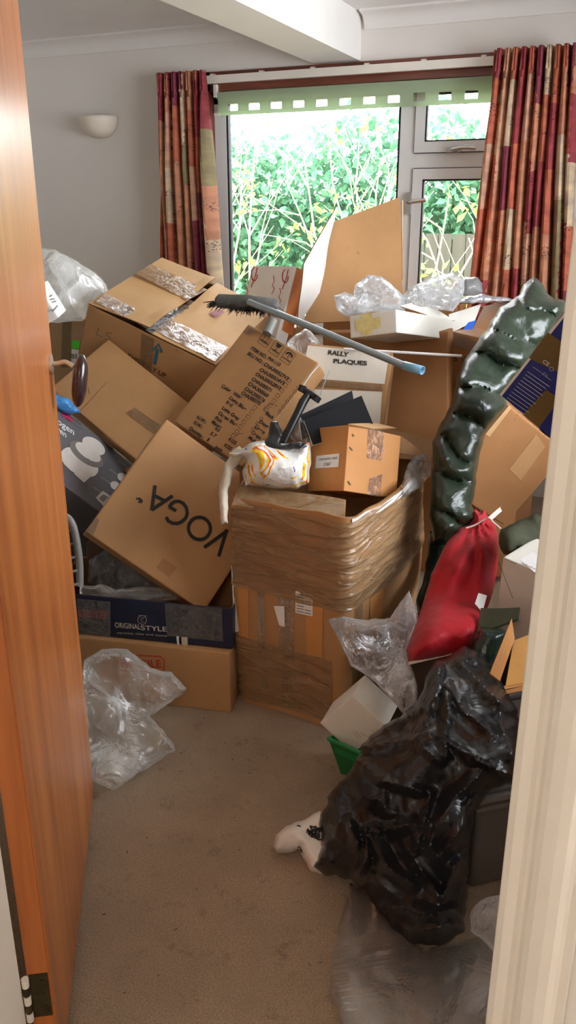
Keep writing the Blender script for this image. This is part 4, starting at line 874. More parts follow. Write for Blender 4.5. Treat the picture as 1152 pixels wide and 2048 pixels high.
for (a, b, t0, t1, m_) in ((4.0, 5.1, .1, .62, 'tape'), (6.6, 7.6, .30, .62, 'card_orange'), (8.2, 8.9, .1, .6, 'tape'), (9.6, 10.6, .05, .6, 'tape'), (11.4, 12.5, .2, .62, 'card_orange'), (20, 22, .05, .6, 'tape'), (24, 27, .3, .62, 'card_orange')):
    wrapband('tape_strip', t0, t1, a, b, .0022, .001, m_, 30)
wrapband('white_liner_edge', .965, .998, 18, 41, .004, .002, 'paper', 60)
# bent-over flap along the near left rim
fa, fb = tsurf(4, 1), tsurf(13, 1); 
slab('rim_flap', [fa+Vector((.0, 0, .012)), P(700, 1004, 2.40), P(690, 1037, 2.425), P(470, 1000, 2.46)][:0] or [P(476, 967, 2.50), P(692, 1000, 2.46), P(690, 1040, 2.405), P(462, 1012, 2.425)], .006, 'card', tb, 'card_edge', warp=.008, seed=3)
slab('rim_flap_tape', [P(478, 966, 2.495), P(690, 999, 2.455), P(688, 1036, 2.400), P(464, 1008, 2.42)], .002, 'wrap', tb, None, warp=.01, seed=3)
slab('rim_flap', [P(735, 850, 2.92), P(868, 880, 2.84), P(862, 925, 2.79), P(760, 915, 2.85)], .006, 'card_inside', tb, 'card_edge', warp=.01, seed=5)
def plabel(name, q, m='paper', d=2.40):
    # sticker on the near left wall: pixels to the wall surface
    pts = []
    for (px, py) in q:
        best = None
        for i2 in range(0, 40):
            i = 2+i2*.35
            for t in [k/60 for k in range(61)]:
                s = tsurf(i, t, .006); pr = ((s-CAM).dot(rt)/dep(s)*F+576, 1024-(s-CAM).dot(up)/dep(s)*F); e = (pr[0]-px)**2+(pr[1]-py)**2
                if best is None or e < best[0]: best = (e, s)
        pts.append(best[1])
    return slab(name, pts, .0008, m, tb, None, n=4, warp=0)
lb = plabel('address_label', [(588, 1182), (627, 1192), (630, 1234), (590, 1222)]); plabel('torn_label', [(552, 1211), (563, 1213), (567, 1256), (558, 1252)]); plabel('white_edge_tape', [(456, 1130), (464, 1130), (478, 1264), (470, 1264)], 'paper')
tx = empty('x', (0, 0, 0)); bpy.data.objects.remove(tx)
bm = bmesh.new(); lq = [lb.data.vertices[i].co.copy() for i in (0, 2*4*5, 2*(4*5+4), 2*4)]
for r_ in range(7):
    for (a, b) in ((.08, .5), (.55, .92)):
        t = .1+r_*.13
        if r_ % 3 == 1 and a > .3: continue
        p = [lq[0].lerp(lq[1], u).lerp(lq[3].lerp(lq[2], u), v) for u, v in ((a, t), (b, t), (b, t+.03), (a, t+.03))]; nn_ = (lq[1]-lq[0]).cross(lq[3]-lq[0]).normalized(); nn_ = nn_ if nn_.dot(CAM-lq[0]) > 0 else -nn_
        bm.faces.new([bm.verts.new(q+nn_*.0012) for q in p])
pr_ = obj('label_print', bm, 'ink_soft', None, False); pr_.parent = lb; 
pr_.matrix_parent_inverse = Matrix.Identity(4)
lc = Carton('carton', k_(((-.7643, 2.2669, .7905), (-.3153, -.2515, -.4506), (.1564, .2163, .1889)), 1.045), 'small orange-tan carton with a white label, on top of the tall taped carton', m='card_orange', seed=22, dent=.0012)
lc.body(r=.002); pl0 = lc.strip('-y', [(633, 912), (680, 907), (678, 934), (631, 937)], 'paper', name='paper_label', h=.0016); lt_ = lc.text('-y', [('ceramic red', (640, 921), (675, 918), .008), ('1261', (649, 932), (662, 931), .010)], 'ink_soft', h=.003)
lt_.parent = pl0
lc.strip('+x', [(736, 856), (768, 863), (763, 922), (732, 916)], 'clear_tape', h=.0016); lc.strip('+x', [(764, 948), (760, 995), (733, 989), (737, 958)], 'clear_tape', h=.0016)
lc.strokes('+x', [[(704, 868), (707, 873)], [(698, 894), (704, 901)], [(695, 962), (700, 970)]], .004, 'hinge_metal', h=.002, name='staple')
slab('lid_flap', [P(697, 847, 2.447), P(745, 857, 2.53), P(792, 856, 2.66), P(752, 846, 2.68)], .004, 'card_pale', lc.root, 'card_edge', warp=.003)
slab('lid_flap', [P(801, 871, 2.645), P(845, 903, 2.66), P(842, 912, 2.66), P(796, 905, 2.65)], .004, 'card_inside', lc.root, 'card_edge', warp=.003)
tag(pouch('liner_bag', [(795, 990), (812, 940), (826, 912), (845, 905), (862, 922), (862, 950), (840, 975), (802, 998)], [(800, 990, 2.56), (860, 925, 2.80)], .10, 'milky', rad=30, amp=.015, sc=9, seed=31, step=6), 'pale plastic liner showing behind the small tan carton in the taped carton', 'plastic bag')
cb = pouch('carrier_bag', [(457, 904), (478, 902), (500, 884), (524, 880), (548, 892), (585, 898), (618, 885), (622, 930), (618, 966), (595, 978), (550, 975), (490, 972), (485, 945), (494, 918), (480, 912), (460, 914)], [(460, 908, 2.50), (550, 940, 2.48), (610, 900, 2.5)], .17, 'carrier', rad=36, amp=.022, sc=9, seed=33, step=4, sharp=35)
tag(cb, 'knotted white carrier bag with yellow, red and blue print, in the taped carton', 'carrier bag')
tag(pouch('cloth_strap', [(478, 893), (492, 905), (486, 915), (468, 938), (456, 975), (456, 1000), (456, 1046), (443, 1049), (438, 1010), (440, 968), (448, 930), (462, 905)], [(485, 905, 2.50), (445, 1045, 2.41), (450, 960, 2.44)], .03, 'wool_white', rad=8, amp=.005, sc=20, seed=34, step=4), 'off-white cloth strip hanging over the left corner of the taped carton', 'cloth')
# black tool with T handle
tl_ = empty('tee_handled_tool', P(560, 890, 2.52), label='black T-handled tool sticking up out of the taped carton', cat='tool')
bm = bmesh.new(); tube(bm, [P(604, 777, 2.56), P(618, 786, 2.55), P(633, 797, 2.54)], .011, 10); tube(bm, [P(607, 772, 2.56), P(603, 783, 2.56)], .014, 8); tube(bm, [P(636, 793, 2.54), P(630, 802, 2.54)], .014, 8); obj('tee_grip', bm, 'black_plastic', tl_, True, True)
bm = bmesh.new(); tube(bm, [P(617, 788, 2.55), P(606, 804, 2.545), P(588, 842, 2.53), P(568, 885, 2.52)], [.012, .014, .012, .008], 10); obj('shaft', bm, 'black_plastic', tl_, True, True)
bm = bmesh.new(); tube(bm, [P(612, 800, 2.56), P(590, 826, 2.55), P(572, 862, 2.54), P(562, 886, 2.53)], .006, 6); obj('side_rod', bm, 'black_plastic', tl_, True, True)
bm = bmesh.new(); tube(bm, [P(606, 772, 2.57), P(622, 748, 2.60), P(639, 729, 2.62)], .0016, 5); tag(obj('wire', bm, 'pole'), 'thin bare wire rising behind the black tool, left of the pair', 'wire', 'wires behind the black tool')
bm = bmesh.new(); tube(bm, [P(640, 790, 2.57), P(648, 768, 2.60), P(659, 742, 2.62)], .0016, 5); tag(obj('wire', bm, 'pole'), 'thin bare wire rising behind the black tool, right of the pair', 'wire', 'wires behind the black tool')
tag(pouch('black_strap', [(541, 843), (556, 842), (566, 868), (560, 886), (600, 884), (614, 889), (600, 897), (572, 900), (548, 910), (530, 906), (527, 892), (536, 868)], [(545, 850, 2.47), (600, 890, 2.44), (540, 905, 2.44)], .03, 'black_plastic', rad=9, amp=.005, sc=18, seed=36, step=4), 'black webbing bracket draped over the carrier bag', 'strap')
tag(pouch('foil_sleeve', [(600, 830), (608, 845), (618, 880), (612, 893), (598, 892), (572, 868), (586, 838)], [(600, 860, 2.60)], .04, 'milky', rad=10, amp=.008, sc=16, seed=37, step=4), 'clear plastic sleeve between the black tool and the dark folder', 'plastic sleeve')
df = empty('dark_folder', P(660, 850, 2.6), label='dark grey folded card standing in the taped carton behind the small tan one', cat='folder')
slab('back_cover', [P(598, 831, 2.60), P(704, 781, 2.72), P(712, 830, 2.72), P(604, 880, 2.60)], .006, 'dark_panel', df, 'paper', seed=1)
slab('front_cover', [P(608, 840, 2.56), P(723, 791, 2.64), P(747, 850, 2.62), P(626, 890, 2.54)], .006, 'dark_panel', df, 'paper', seed=2)
ry = Carton('lettered_carton', down(((-1.0070, 2.8787, .8549), (-.3233, .0731, .2225), (.3055, .22, .32)), 0), 'white-faced carton hand-lettered in black marker, behind the taped carton', m='card', seed=24); ry.body()
ry.strip('-y', [(616, 691), (779, 707), (769, 768), (602, 755)], 'card_cream', name='white_panel', h=.0008); ry.strip('-y', [(600, 778), (764, 783), (760, 850), (598, 842)], 'card_cream', name='white_panel', h=.0008)
ry.text('-y', [('RALLY', (656, 709), (697, 714), .016), ('PLAQUES', (667, 726), (734, 731), .015)], 'ink', h=.003, name='marker_lettering', bold=.03)
ry.strip('-y', [(604, 756), (768, 769), (766, 783), (600, 770)], 'tape', h=.0035)
tbx = Carton('carton', thin(down(((-1.0033, 3.471, .8482), (0, -.06, .0327), (.53, .3, .3738)), .69), .10), 'tall plain brown carton just right of the hand-lettered box', m='card_brown', seed=25); tbx.body()
# window-side carton with its flaps standing up
uc = Carton('carton', ((-1.15, 3.98, .55), (0, 0, .1), (.62, .42, 1.10)), 'open carton by the window with two big flaps standing upright', m='card_brown', seed=26); uc.body(skip_top=True)
slab('flap', [P(668, 443, 3.82), P(800, 394, 3.92), P(807, 636, 3.72), P(606, 648, 3.66)], .006, 'card', uc.root, 'card_edge', warp=.01, seed=4)
slab('flap', [P(673, 412, 3.84), P(608, 528, 3.50), P(597, 655, 3.46), P(640, 585, 3.66)], .006, 'flap_white', uc.root, 'card_edge', warp=.012, seed=5)
slab('flap', [P(804, 402, 3.93), P(806, 400, 4.0), P(806, 560, 3.95), P(805, 562, 3.88)], .004, 'card', uc.root, 'card_edge')
fm = Carton('foam_block', k_(((-1.5708, 3.41, 1.102), (-.433, -.0265, -.3498), (.2668, .0689, .3489)), 1.04), 'white wrapped board with red script and an orange edge, in front of the window', 'board', m='flap_white', seed=27, dent=.001); fm.body(r=.003)
fm.strip('+x', [(593, 534), (612, 545), (584, 672), (563, 660)], 'orange_ply', name='orange_edge', h=.001)
for (x, y) in ((509, 549), (571, 553)):
    fm.strokes('-y', [[(x+6*math.cos(a*.6), y+13*math.sin(a*.6)-x*0) for a in range(9)], [(x-3, y+16), (x-6, y+26)], [(x+6, y-14), (x+2, y+4), (x-4, y+20)]], .006, 'ink_red', name='red_script')
for (x, y) in ((547, 570), (560, 594), (495, 575)): fm.strokes('-y', [[(x, y-18), (x+2, y-8), (x-2, y), (x+2, y+8), (x-3, y+18)]], .004, 'ink_red', name='red_script')
fb_ = Carton('carton', ((-1.66, 3.66, .50), (0, 0, .1), (.30, .26, 1.0)), 'brown carton in the gap under the wrapped board', m='card_brown', seed=28); fb_.body()
# broom lying over the pile
br = empty('broom', P(500, 608, 2.9), label='grey-headed broom with a silver pole lying across the pile', cat='broom')
bm = bmesh.new(); tube(bm, [P(497, 604, 2.86), P(600, 645, 2.74), P(720, 695, 2.62), P(800, 728, 2.55), P(822, 737, 2.53)], .0115, 14); obj('pole', bm, 'pole', br, True, True)
bm = bmesh.new(); tube(bm, [P(808, 731, 2.545), P(845, 741, 2.50)], [.0135, .0135], 14, False); obj('pole_socket', bm, 'pole_tip', br, True, True).modifiers.new('s', 'SOLIDIFY').thickness = .002
A_, B_ = P(432, 601, 2.93), P(556, 611, 2.86); bm = bmesh.new(); n = 16; dv = (B_-A_).normalized()
tube(bm, [A_+(B_-A_)*t for t in (0, .05, .4, .5, .6, .95, 1)], [.012, .024, .027, .030, .027, .024, .015], 12); obj('head', bm, 'broom_grey', br, True, True)
bm = bmesh.new(); rnd = random.Random(9); nd = (P(430, 640, 2.93)-P(430, 600, 2.93)).normalized()
for k in range(420):
    t = rnd.random(); s0 = A_+(B_-A_)*t*.98; sp_ = Vector((rnd.uniform(-.5, .5), rnd.uniform(-.9, .1), rnd.uniform(-1, -.1)))
    if t < .25: sp_ = sp_-dv*.9
    e = s0+sp_.normalized()*rnd.uniform(.03, .05); tube(bm, [s0+sp_.normalized()*.012, e], [.0014, .0008], 3, False)
tag(obj('bristles', bm, 'black_plastic', br, True, True), kind='stuff')
bm = bmesh.new(); tube(bm, [P(688, 698, 2.95), P(924, 712, 2.88)], .0048, 8); tag(obj('thin_rod', bm, 'rod_white'), 'thin white rod lying level behind the broom pole', 'rod')
bm = bmesh.new(); tube(bm, [P(546, 640, 3.0), P(534, 668, 2.98)], .018, 12); tag(obj('grey_tube', bm, 'grey_plastic'), 'short grey tube end beside the orange-edged board', 'tube')
tag(pouch('clear_bag', [(570, 690), (590, 668), (612, 655), (628, 668), (640, 688), (622, 700), (606, 730), (598, 752), (592, 742), (598, 712)], [(600, 690, 3.08)], .08, 'milky', rad=18, amp=.015, sc=12, seed=41, step=5), 'pale plastic bag behind the carton of part numbers, above the lettered box', 'plastic bag')
wt = Carton('open_white_box', k_(((-.9659, 3.4578, 1.0347), (-.1739, -.1854, -.2115), (.2152, .5, .0881)), .94), 'open white box with a cross of yellowed tape, beneath the clear plastic', m='card_white', seed=29, dent=.001); wt.body(skip_top=False, r=.003)
wt.strip('-y', [(722, 628), (744, 624), (745, 668), (723, 671)], 'masking', h=.0014); wt.strip('-y', [(712, 640), (762, 634), (762, 656), (713, 662)], 'masking', h=.002)
slab('flap', [P(800, 612, 3.22), P(846, 600, 3.35), P(911, 641, 3.5), P(866, 634, 3.36)], .004, 'card_white', wt.root, 'card_edge')
tag(pouch('clear_bag', [(668, 592), (690, 582), (707, 590), (713, 568), (737, 549), (762, 551), (790, 575), (812, 598), (812, 622), (740, 626), (692, 634), (676, 620)], [(680, 600, 3.24), (750, 560, 3.30), (800, 610, 3.30)], .18, 'clear_back', rad=40, amp=.028, sc=9, sharp=35, octv=3, seed=43, step=5), 'clear plastic bag on the white box with taped cross, nearer half', 'plastic bag', 'clear plastic by the window')
tag(pouch('clear_bag', [(798, 600), (822, 572), (850, 560), (880, 548), (906, 546), (928, 560), (925, 600), (905, 622), (860, 618), (812, 616)], [(810, 605, 3.36), (900, 560, 3.5), (900, 610, 3.42)], .2, 'clear_back', rad=40, amp=.028, sc=9, sharp=35, octv=3, seed=45, step=5), 'larger clear plastic bag heaped right of the white taped-cross box', 'plastic bag', 'clear plastic by the window')
tag(pouch('grey_bag', [(915, 566), (930, 553), (955, 554), (966, 566), (966, 585), (945, 592), (918, 592)], [(940, 570, 3.66)], .12, 'grey_bag', rad=24, amp=.02, sc=9, seed=46, step=5), 'grey plastic bag against the right curtain foot', 'plastic bag')
iw = Carton('carton', thin(down(((-.5616, 3.5055, .8779), (0, .0, -.8003), (.3877, .3, .3)), .7), .16), 'brown carton half hidden behind the green pillows, part of THIS WAY UP showing', m='card_brown', seed=47); iw.body()
iw.text('-y', [('THIS WAY UP', (878, 718), (1004, 733), .024)], 'ink_soft', bold=.01)
iw.strip('-y', [(904, 664), (956, 683), (952, 706), (903, 690)], 'clear_tape', h=.002)
dk = Carton('carton', thin(down(((-.5268, 4.0014, .9301), (0, .0, -.8299), (.3581, .3, .3)), .75), .14), 'brown carton under the silver padded envelope, near the right curtain', m='card_brown', seed=48); dk.body()
slab('flap', [P(968, 612, 3.80), P(1032, 600, 3.70), P(1010, 690, 3.5), P(940, 668, 3.6)], .005, 'card_brown', dk.root, 'card_edge')
gb = empty('grey_folder', P(900, 640, 3.5), label='grey-white card sleeve with a bright blue edge behind the white open box', cat='folder')
slab('sleeve', [P(898, 628, 3.62), P(962, 608, 3.75), P(950, 640, 3.6), P(900, 664, 3.45)], .005, 'card_white', gb, 'card_white'); slab('blue_edge', [P(936, 645, 3.56), P(952, 640, 3.58), P(942, 665, 3.5), P(922, 665, 3.5)], .004, 'blue_bright', gb)
tag(pouch('silver_mailer', [(913, 604), (935, 592), (965, 588), (1000, 592), (1035, 600), (1034, 607), (990, 606), (950, 606), (920, 609)], [(960, 600, 3.72)], .06, 'silver', rad=12, amp=.008, sc=14, seed=49, step=4), 'silver padded envelope lying flat below the right curtain', 'envelope')
# ================================================================ RIGHT SIDE
tag(pouch('air_pillows', [(1070, 553), (1080, 562), (1092, 578), (1106, 596), (1133, 600), (1128, 625), (1110, 648), (1098, 672), (1075, 702), (1052, 740), (1012, 790), (1016, 812), (970, 867), (955, 930), (946, 1012), (955, 1035), (935, 1055), (895, 1090), (866, 1085), (858, 1030), (862, 980), (866, 930), (864, 885), (880, 850), (905, 800), (912, 760), (928, 722), (950, 690), (975, 655), (1000, 615), (1038, 590), (1046, 568)],
    [(1080, 570, 3.2), (1060, 640, 3.05), (1000, 700, 2.9), (930, 820, 2.74), (910, 950, 2.68), (900, 1060, 2.64)], .26, 'green_bag', rad=30, amp=.026, sc=7, flat=.75, seed=51, step=5, quilt=(1085, 560, 880, 1085, 9, .5), front=.6, sharp=35, octv=4), 'long chain of dark green air-filled plastic pillows slumped down the pile', 'packing')
tag(pouch('green_bag', [(860, 1060), (900, 1070), (950, 1045), (960, 1060), (940, 1120), (900, 1180), (862, 1240), (838, 1250), (833, 1200), (848, 1150), (856, 1110)], [(900, 1080, 2.78), (845, 1220, 2.62)], .14, 'dark_green_bag', rad=34, amp=.02, sc=8, seed=53, step=7), 'dark green plastic bag behind the red cloth bag, beside the taped carton', 'plastic bag')
brc = Carton('carton', k_(thin(((-.4777, 2.9150, .6791), (.2876, .5851, .9464), (.2851, .12, .35)), .07), 1.03, .10), 'brown carton set on edge right of the green air pillows', m='card_brown', seed=54); brc.body()
brc.strip('-y', [(1072, 868), (1090, 893), (1040, 960), (1018, 938)], 'card', name='old_tape_mark', h=.0008); brc.strip('-y', [(1018, 810), (1023, 815), (978, 873), (970, 868)], 'card_pale', name='pale_edge_strip', h=.001)  # second strip: paler band along the upper left edge
bb = Carton('blue_box', k_(((-.1947, 2.4685, 1.0868), (.4653, .6207, -.0794), (.2112, .12, .40)), 1.0), 'glossy blue printed box with olive tape, propped against the door frame side', m='blue_print', seed=55, dent=.001); bb.body(r=.003)
bb.strip('-y', [(1058, 715), (1096, 664), (1150, 700), (1120, 745)], 'olive_tape', h=.0016); bb.strip('-y', [(1093, 778), (1120, 798), (1078, 855), (1046, 829)], 'olive_tape', h=.0016)
bb.strip('-y', [(999, 789), (1142, 609), (1146, 612), (1003, 793)], 'paper', name='white_edge', h=.001)
bb.text('-y', [('CE', (1086, 724), (1097, 732), .014)], 'ink_white', h=.002, bold=.01)
bb.strokes('-y', [[(1104+4*math.cos(a*.7), 737+4*math.sin(a*.7)) for a in range(10)], [(1066, 732), (1085, 745)], [(1085, 748), (1090, 744), (1096, 752)], [(1086, 747), (1103, 760)]], .0012, 'ink_white', h=.002)
bb.strokes('-y', [[(1056-4.6*k, 742+5.8*k), (1100-4.6*k-(k % 3)*3, 773+5.8*k-(k % 3)*2)] for k in range(11)], .0016, 'ink_white', h=.002, name='small_print')
bb.strokes('-y', [[(1030+4*k, 838-9*k), (1031+4*k, 839-9*k)] for k in range(2)], .003, 'ink_white', h=.002, name='small_print')
rd = pouch('red_bag', [(950, 1017), (958, 1024), (968, 1020), (976, 1034), (990, 1048), (997, 1080), (996, 1130), (986, 1185), (966, 1240), (946, 1300), (915, 1312), (870, 1320), (818, 1329), (812, 1300), (826, 1262), (840, 1225), (862, 1150), (890, 1090), (918, 1056), (938, 1046)], [(960, 1030, 2.60), (980, 1120, 2.48), (900, 1150, 2.44), (870, 1320, 2.20), (940, 1290, 2.20)], .16, 'red_fabric', rad=55, amp=.010, sc=6, seed=57, step=5, jag=1, sharp=40, octv=4, gather=(955, 1035, 14, .6))
tag(rd, 'long red cloth drawstring bag leaning down the right of the pile', 'drawstring bag')
def childof(o, par):
    o.parent = par; o.matrix_parent_inverse = Matrix.Translation(par.location).inverted(); return o
bm = bmesh.new(); tube(bm, smoothpath([P(932, 1056, 2.50), P(950, 1050, 2.50), P(975, 1037, 2.49), P(988, 1046, 2.50), P(1001, 1057, 2.52)]), .0028, 6); childof(obj('drawstring', bm, 'cord'), rd)
childof(slab('cord_tag', [P(976, 1035, 2.48), P(1000, 1014, 2.50), P(1004, 1022, 2.50), P(984, 1040, 2.48)], .003, 'cord'), rd)
childof(slab('care_label', [P(957, 1186, 2.27), P(974, 1191, 2.275), P(965, 1224, 2.24), P(950, 1207, 2.24)], .0015, 'paper', warp=.002), rd)
childof(slab('hem', [P(817, 1324, 2.165), P(946, 1294, 2.16), P(946, 1299, 2.16), P(817, 1330, 2.165)], .003, 'cord', warp=.001), rd)
tag(pouch('olive_cloth', [(1008, 1108), (996, 1085), (1002, 1058), (1040, 1040), (1072, 1026), (1082, 1032), (1110, 1020), (1110, 1090), (1060, 1095), (1040, 1098), (1022, 1112)], [(1010, 1090, 2.34), (1080, 1040, 2.40)], .10, 'olive_fabric', rad=26, amp=.016, sc=8, seed=58, step=6), 'folded olive green cloth on top of the white printed box', 'cloth')
wr = Carton('white_box', ((-.16, 2.175, .495), (.0872, .0682, -.3978), (.22, .16, .25)), 'white box with grey print, wedged behind the door frame under the olive cloth', m='card_white', seed=59, dent=.001); wr.body()
wr.text('+z', [('BAR AGE', (1005, 1118), (1030, 1130), .010), ('handle with care', (1042, 1128), (1072, 1141), .008)], 'ink_soft'); wr.strip('+z', [(1040, 1120), (1062, 1105), (1085, 1112), (1070, 1146)], 'paper', name='paper_label', h=.001)
wr.strokes('-y', [[(998, 1124), (1026, 1196)]], .0015, 'ink_soft', name='flap_seam')
ot = Carton('olive_crate', ((-.25, 2.20, .18), (0, 0, -.4), (.22, .16, .36)), 'olive ribbed open box under the white printed box', m='olive_fabric', seed=60); ot.body(skip_top=True)
slab('rim_flap', [P(962, 1218, 2.20), P(1040, 1216, 2.16), P(1036, 1236, 2.13), P(955, 1262, 2.14)], .008, 'olive_fabric', ot.root, None, warp=.02, seed=6)
tag(pouch('green_bag', [(940, 1300), (962, 1252), (1000, 1256), (1020, 1262), (1000, 1310), (984, 1345), (955, 1335), (930, 1325)], [(970, 1290, 2.12)], .12, 'dark_green_bag', rad=26, amp=.02, sc=9, seed=61, step=6), 'small dark green plastic bag between the red bag and the opened tan flap', 'plastic bag')
uk = Carton('carton', ((-.50, 2.20, .16), (0, 0, .1), (.24, .22, .32)), 'added dark filler box standing in for dark bags under the red cloth bag', m='card_dark', seed=85); uk.body()  # dark filler added to cover pale floor, in place of dark bags
yc = Carton('carton', ((-.02, 1.80, .355), (0, 0, .25), (.26, .26, .125)), 'opened tan carton with a bright yellow-tan flap behind the door frame', m='card_brown', seed=62); yc.body(skip_top=True)
slab('flap', [P(1027, 1280, 1.98), P(1110, 1250, 2.0), P(1095, 1362, 1.86), P(1010, 1378, 1.84)], .006, 'card_yellow', yc.root, 'card_edge', warp=.004)
slab('flap', [P(1024, 1236, 2.0), P(1030, 1276, 1.96), P(1000, 1362, 1.86), P(980, 1346, 1.88)], .006, 'card_orange', yc.root, 'card_edge', warp=.006)
slab('flap', [P(1008, 1372, 1.845), P(1095, 1356, 1.86), P(1090, 1372, 1.85), P(1012, 1388, 1.84)], .006, 'card_orange', yc.root, 'card_edge')
# ---- foreground right
bi = Carton('storage_bin', ((-.145, 1.84, .14), (0, 0, .70), (.46, .32, .28)), 'dark grey lidded storage bin behind the black bag and door frame', 'storage bin', m='bin_grey', seed=63, dent=.001); bi.body(r=.02)
bm = bmesh.new(); d = bi.d
for (zz, o_, r_) in ((d.z-.035, .012, .009), (d.z-.008, .016, .011)): tube(bm, [(-d.x/2-o_, -d.y/2-o_, zz), (0, -d.y/2-o_, zz), (d.x/2+o_, -d.y/2-o_, zz), (d.x/2+o_, d.y/2+o_, zz), (-d.x/2-o_, d.y/2+o_, zz), (-d.x/2-o_, -d.y/2-o_, zz)], r_, 8)
obj('lid_rim', bm, 'bin_grey', bi.root)
_F = [[(740, 330), (830, 470), (860, 480), (970, 580)], [(730, 380), (745, 470), (725, 540), (730, 680)], [(690, 220), (690, 330), (620, 520), (600, 560)], [(380, 630), (560, 600), (640, 560)], [(560, 550), (620, 640), (700, 700)], [(720, 590), (780, 640), (930, 700)],
      [(330, 740), (400, 800), (520, 830), (610, 860)], [(310, 880), (400, 900), (440, 960)], [(650, 870), (640, 960), (600, 1080), (560, 1230)], [(900, 780), (780, 880), (700, 1000), (650, 1130)], [(860, 900), (840, 1020), (700, 1180)], [(350, 1080), (440, 1240), (560, 1320)], [(560, 1180), (700, 1390)],
      [(840, 1160), (770, 1240), (720, 1380)], [(230, 1000), (290, 1120)], [(330, 1060), (340, 1190), (290, 1270)], [(380, 1300), (520, 1420), (700, 1500)], [(820, 1430), (800, 1520), (600, 1560)], [(740, 180), (880, 190)], [(480, 500), (560, 450), (600, 440)], [(1000, 520), (1080, 700)], [(820, 230), (1010, 420)],
      [(380, 1060), (560, 1020), (640, 1040)], [(880, 700), (1050, 780)], [(160, 900), (200, 960), (180, 1080)], [(450, 1440), (600, 1490), (800, 1440)]]
BAGFOLDS = [([Vector((600+x/2.504, 1240+y/2.504)) for x, y in l], 17+(i*7 % 13), .022+.004*(i % 4)) for i, l in enumerate(_F)]
tag(pouch('bin_bag', [(900, 1312), (915, 1300), (930, 1292), (962, 1300), (985, 1330), (1003, 1365), (1022, 1400), (1042, 1440), (1050, 1500), (1040, 1562), (1000, 1570), (972, 1590), (950, 1622), (940, 1690), (935, 1780), (928, 1868), (880, 1893), (830, 1890), (785, 1862), (752, 1815), (735, 1785), (702, 1762), (650, 1748), (628, 1735), (640, 1695), (640, 1640), (655, 1592), (700, 1542), (722, 1492), (765, 1452), (800, 1432), (838, 1402), (850, 1355), (872, 1322)],
    [(930, 1305, 2.06), (1030, 1430, 1.86), (1030, 1540, 1.76), (940, 1650, 1.72), (880, 1880, 1.74), (760, 1800, 1.86), (650, 1730, 1.96), (650, 1620, 2.02), (760, 1460, 2.06), (850, 1560, 1.86)], .26, 'black_bag', rad=80, amp=.032, sc=7, seed=65, step=4, octv=3, jag=6, front=.5, mixr=.1, sharp=32, folds=BAGFOLDS), 'big crumpled black bin bag slumped in the right foreground', 'bin bag')
ws = Carton('white_box', ((-.5978, 1.8728, .1993), (.147, -.8847, -.1239), (.1543, .0988, .1223)), 'small blank white box balanced on its corner against the black bag', m='card_white', seed=66, dent=.0008); ws.body(r=.002)
ws.strokes('-y', [[(706, 1462), (716, 1476)], [(712, 1462), (722, 1474)], [(720, 1464), (734, 1472)], [(744, 1458), (750, 1464), (746, 1470)], [(752, 1456), (756, 1462)]], .0014, 'card_inside', name='faint_print')
gt = empty('green_tray', P(690, 1500, 2.25), label='green plastic tray on the carpet under the small white box', cat='tray')
bm = bmesh.new(); q = [onz(682, 1548, .002), onz(740, 1560, .002), onz(760, 1520, .002), onz(700, 1500, .002)]; t_ = [P(657, 1478, 2.27), P(730, 1510, 2.20), P(760, 1495, 2.26), P(690, 1468, 2.34)]
vb = [bm.verts.new(v) for v in q]; vt = [bm.verts.new(v) for v in t_]; ce_ = sum(t_, Vector())/4; vi = [bm.verts.new(v.lerp(ce_, .18)) for v in t_]; vj = [bm.verts.new(v.lerp(ce_, .25)-Vector((0, 0, .04))) for v in t_]
for i in range(4):
    j = (i+1) % 4
    for a, b in ((vb, vt), (vt, vi), (vi, vj)): bm.faces.new((a[i], a[j], b[j], b[i]))
bm.faces.new(vj); bm.faces.new(vb); obj('tray_shell', bm, 'green_plastic', gt, True, True)
bm = bmesh.new(); tube(bm, [v for v in t_]+[t_[0]], .006, 8); obj('tray_rim', bm, 'green_plastic', gt, True, True)
tag(pouch('clear_bag', [(656, 1238), (690, 1234), (730, 1240), (780, 1236), (800, 1205), (818, 1180), (826, 1200), (842, 1250), (822, 1290), (822, 1330), (836, 1372), (834, 1405), (808, 1428), (775, 1390), (735, 1352), (702, 1332), (682, 1290)], [(660, 1240, 2.30), (820, 1200, 2.30), (830, 1400, 2.14), (720, 1320, 2.24), (760, 1260, 2.28)], .10, 'clear', rad=40, amp=.035, sc=9, seed=71, step=5, jag=2), 'crumpled clear plastic bag hanging above the small white box', 'plastic bag')
wb_ = pouch('white_bag', [(545, 1692), (552, 1668), (575, 1652), (600, 1642), (640, 1622), (665, 1640), (665, 1700), (648, 1748), (625, 1745), (608, 1722), (598, 1698), (575, 1706), (556, 1708)], [(555, 1690, 2.06), (640, 1640, 2.06), (640, 1740, 2.0)], .09, 'carrier', rad=22, amp=.012, sc=12, seed=73, step=4)
wb_.data.materials[0] = plain('bag_white', srgb(222, 214, 206), .45, var=.08, bump=.4, bscale=30)
tag(wb_, 'white plastic bag with black scribbled print poking from under the black bag', 'plastic bag')
bm = bmesh.new(); rnd = random.Random(2)
for k in range(60):
    cx, cy = rnd.uniform(598, 644), rnd.uniform(1655, 1706); pts = [(cx+rnd.uniform(-7, 7), cy+rnd.uniform(-7, 7)) for _ in range(4)]
    tube(bm, smoothpath([P(a, b, 1.985+.0006*(640-a)) for a, b in pts], 3), .0018, 4)
childof(obj('scribble_print', bm, 'ink'), wb_)
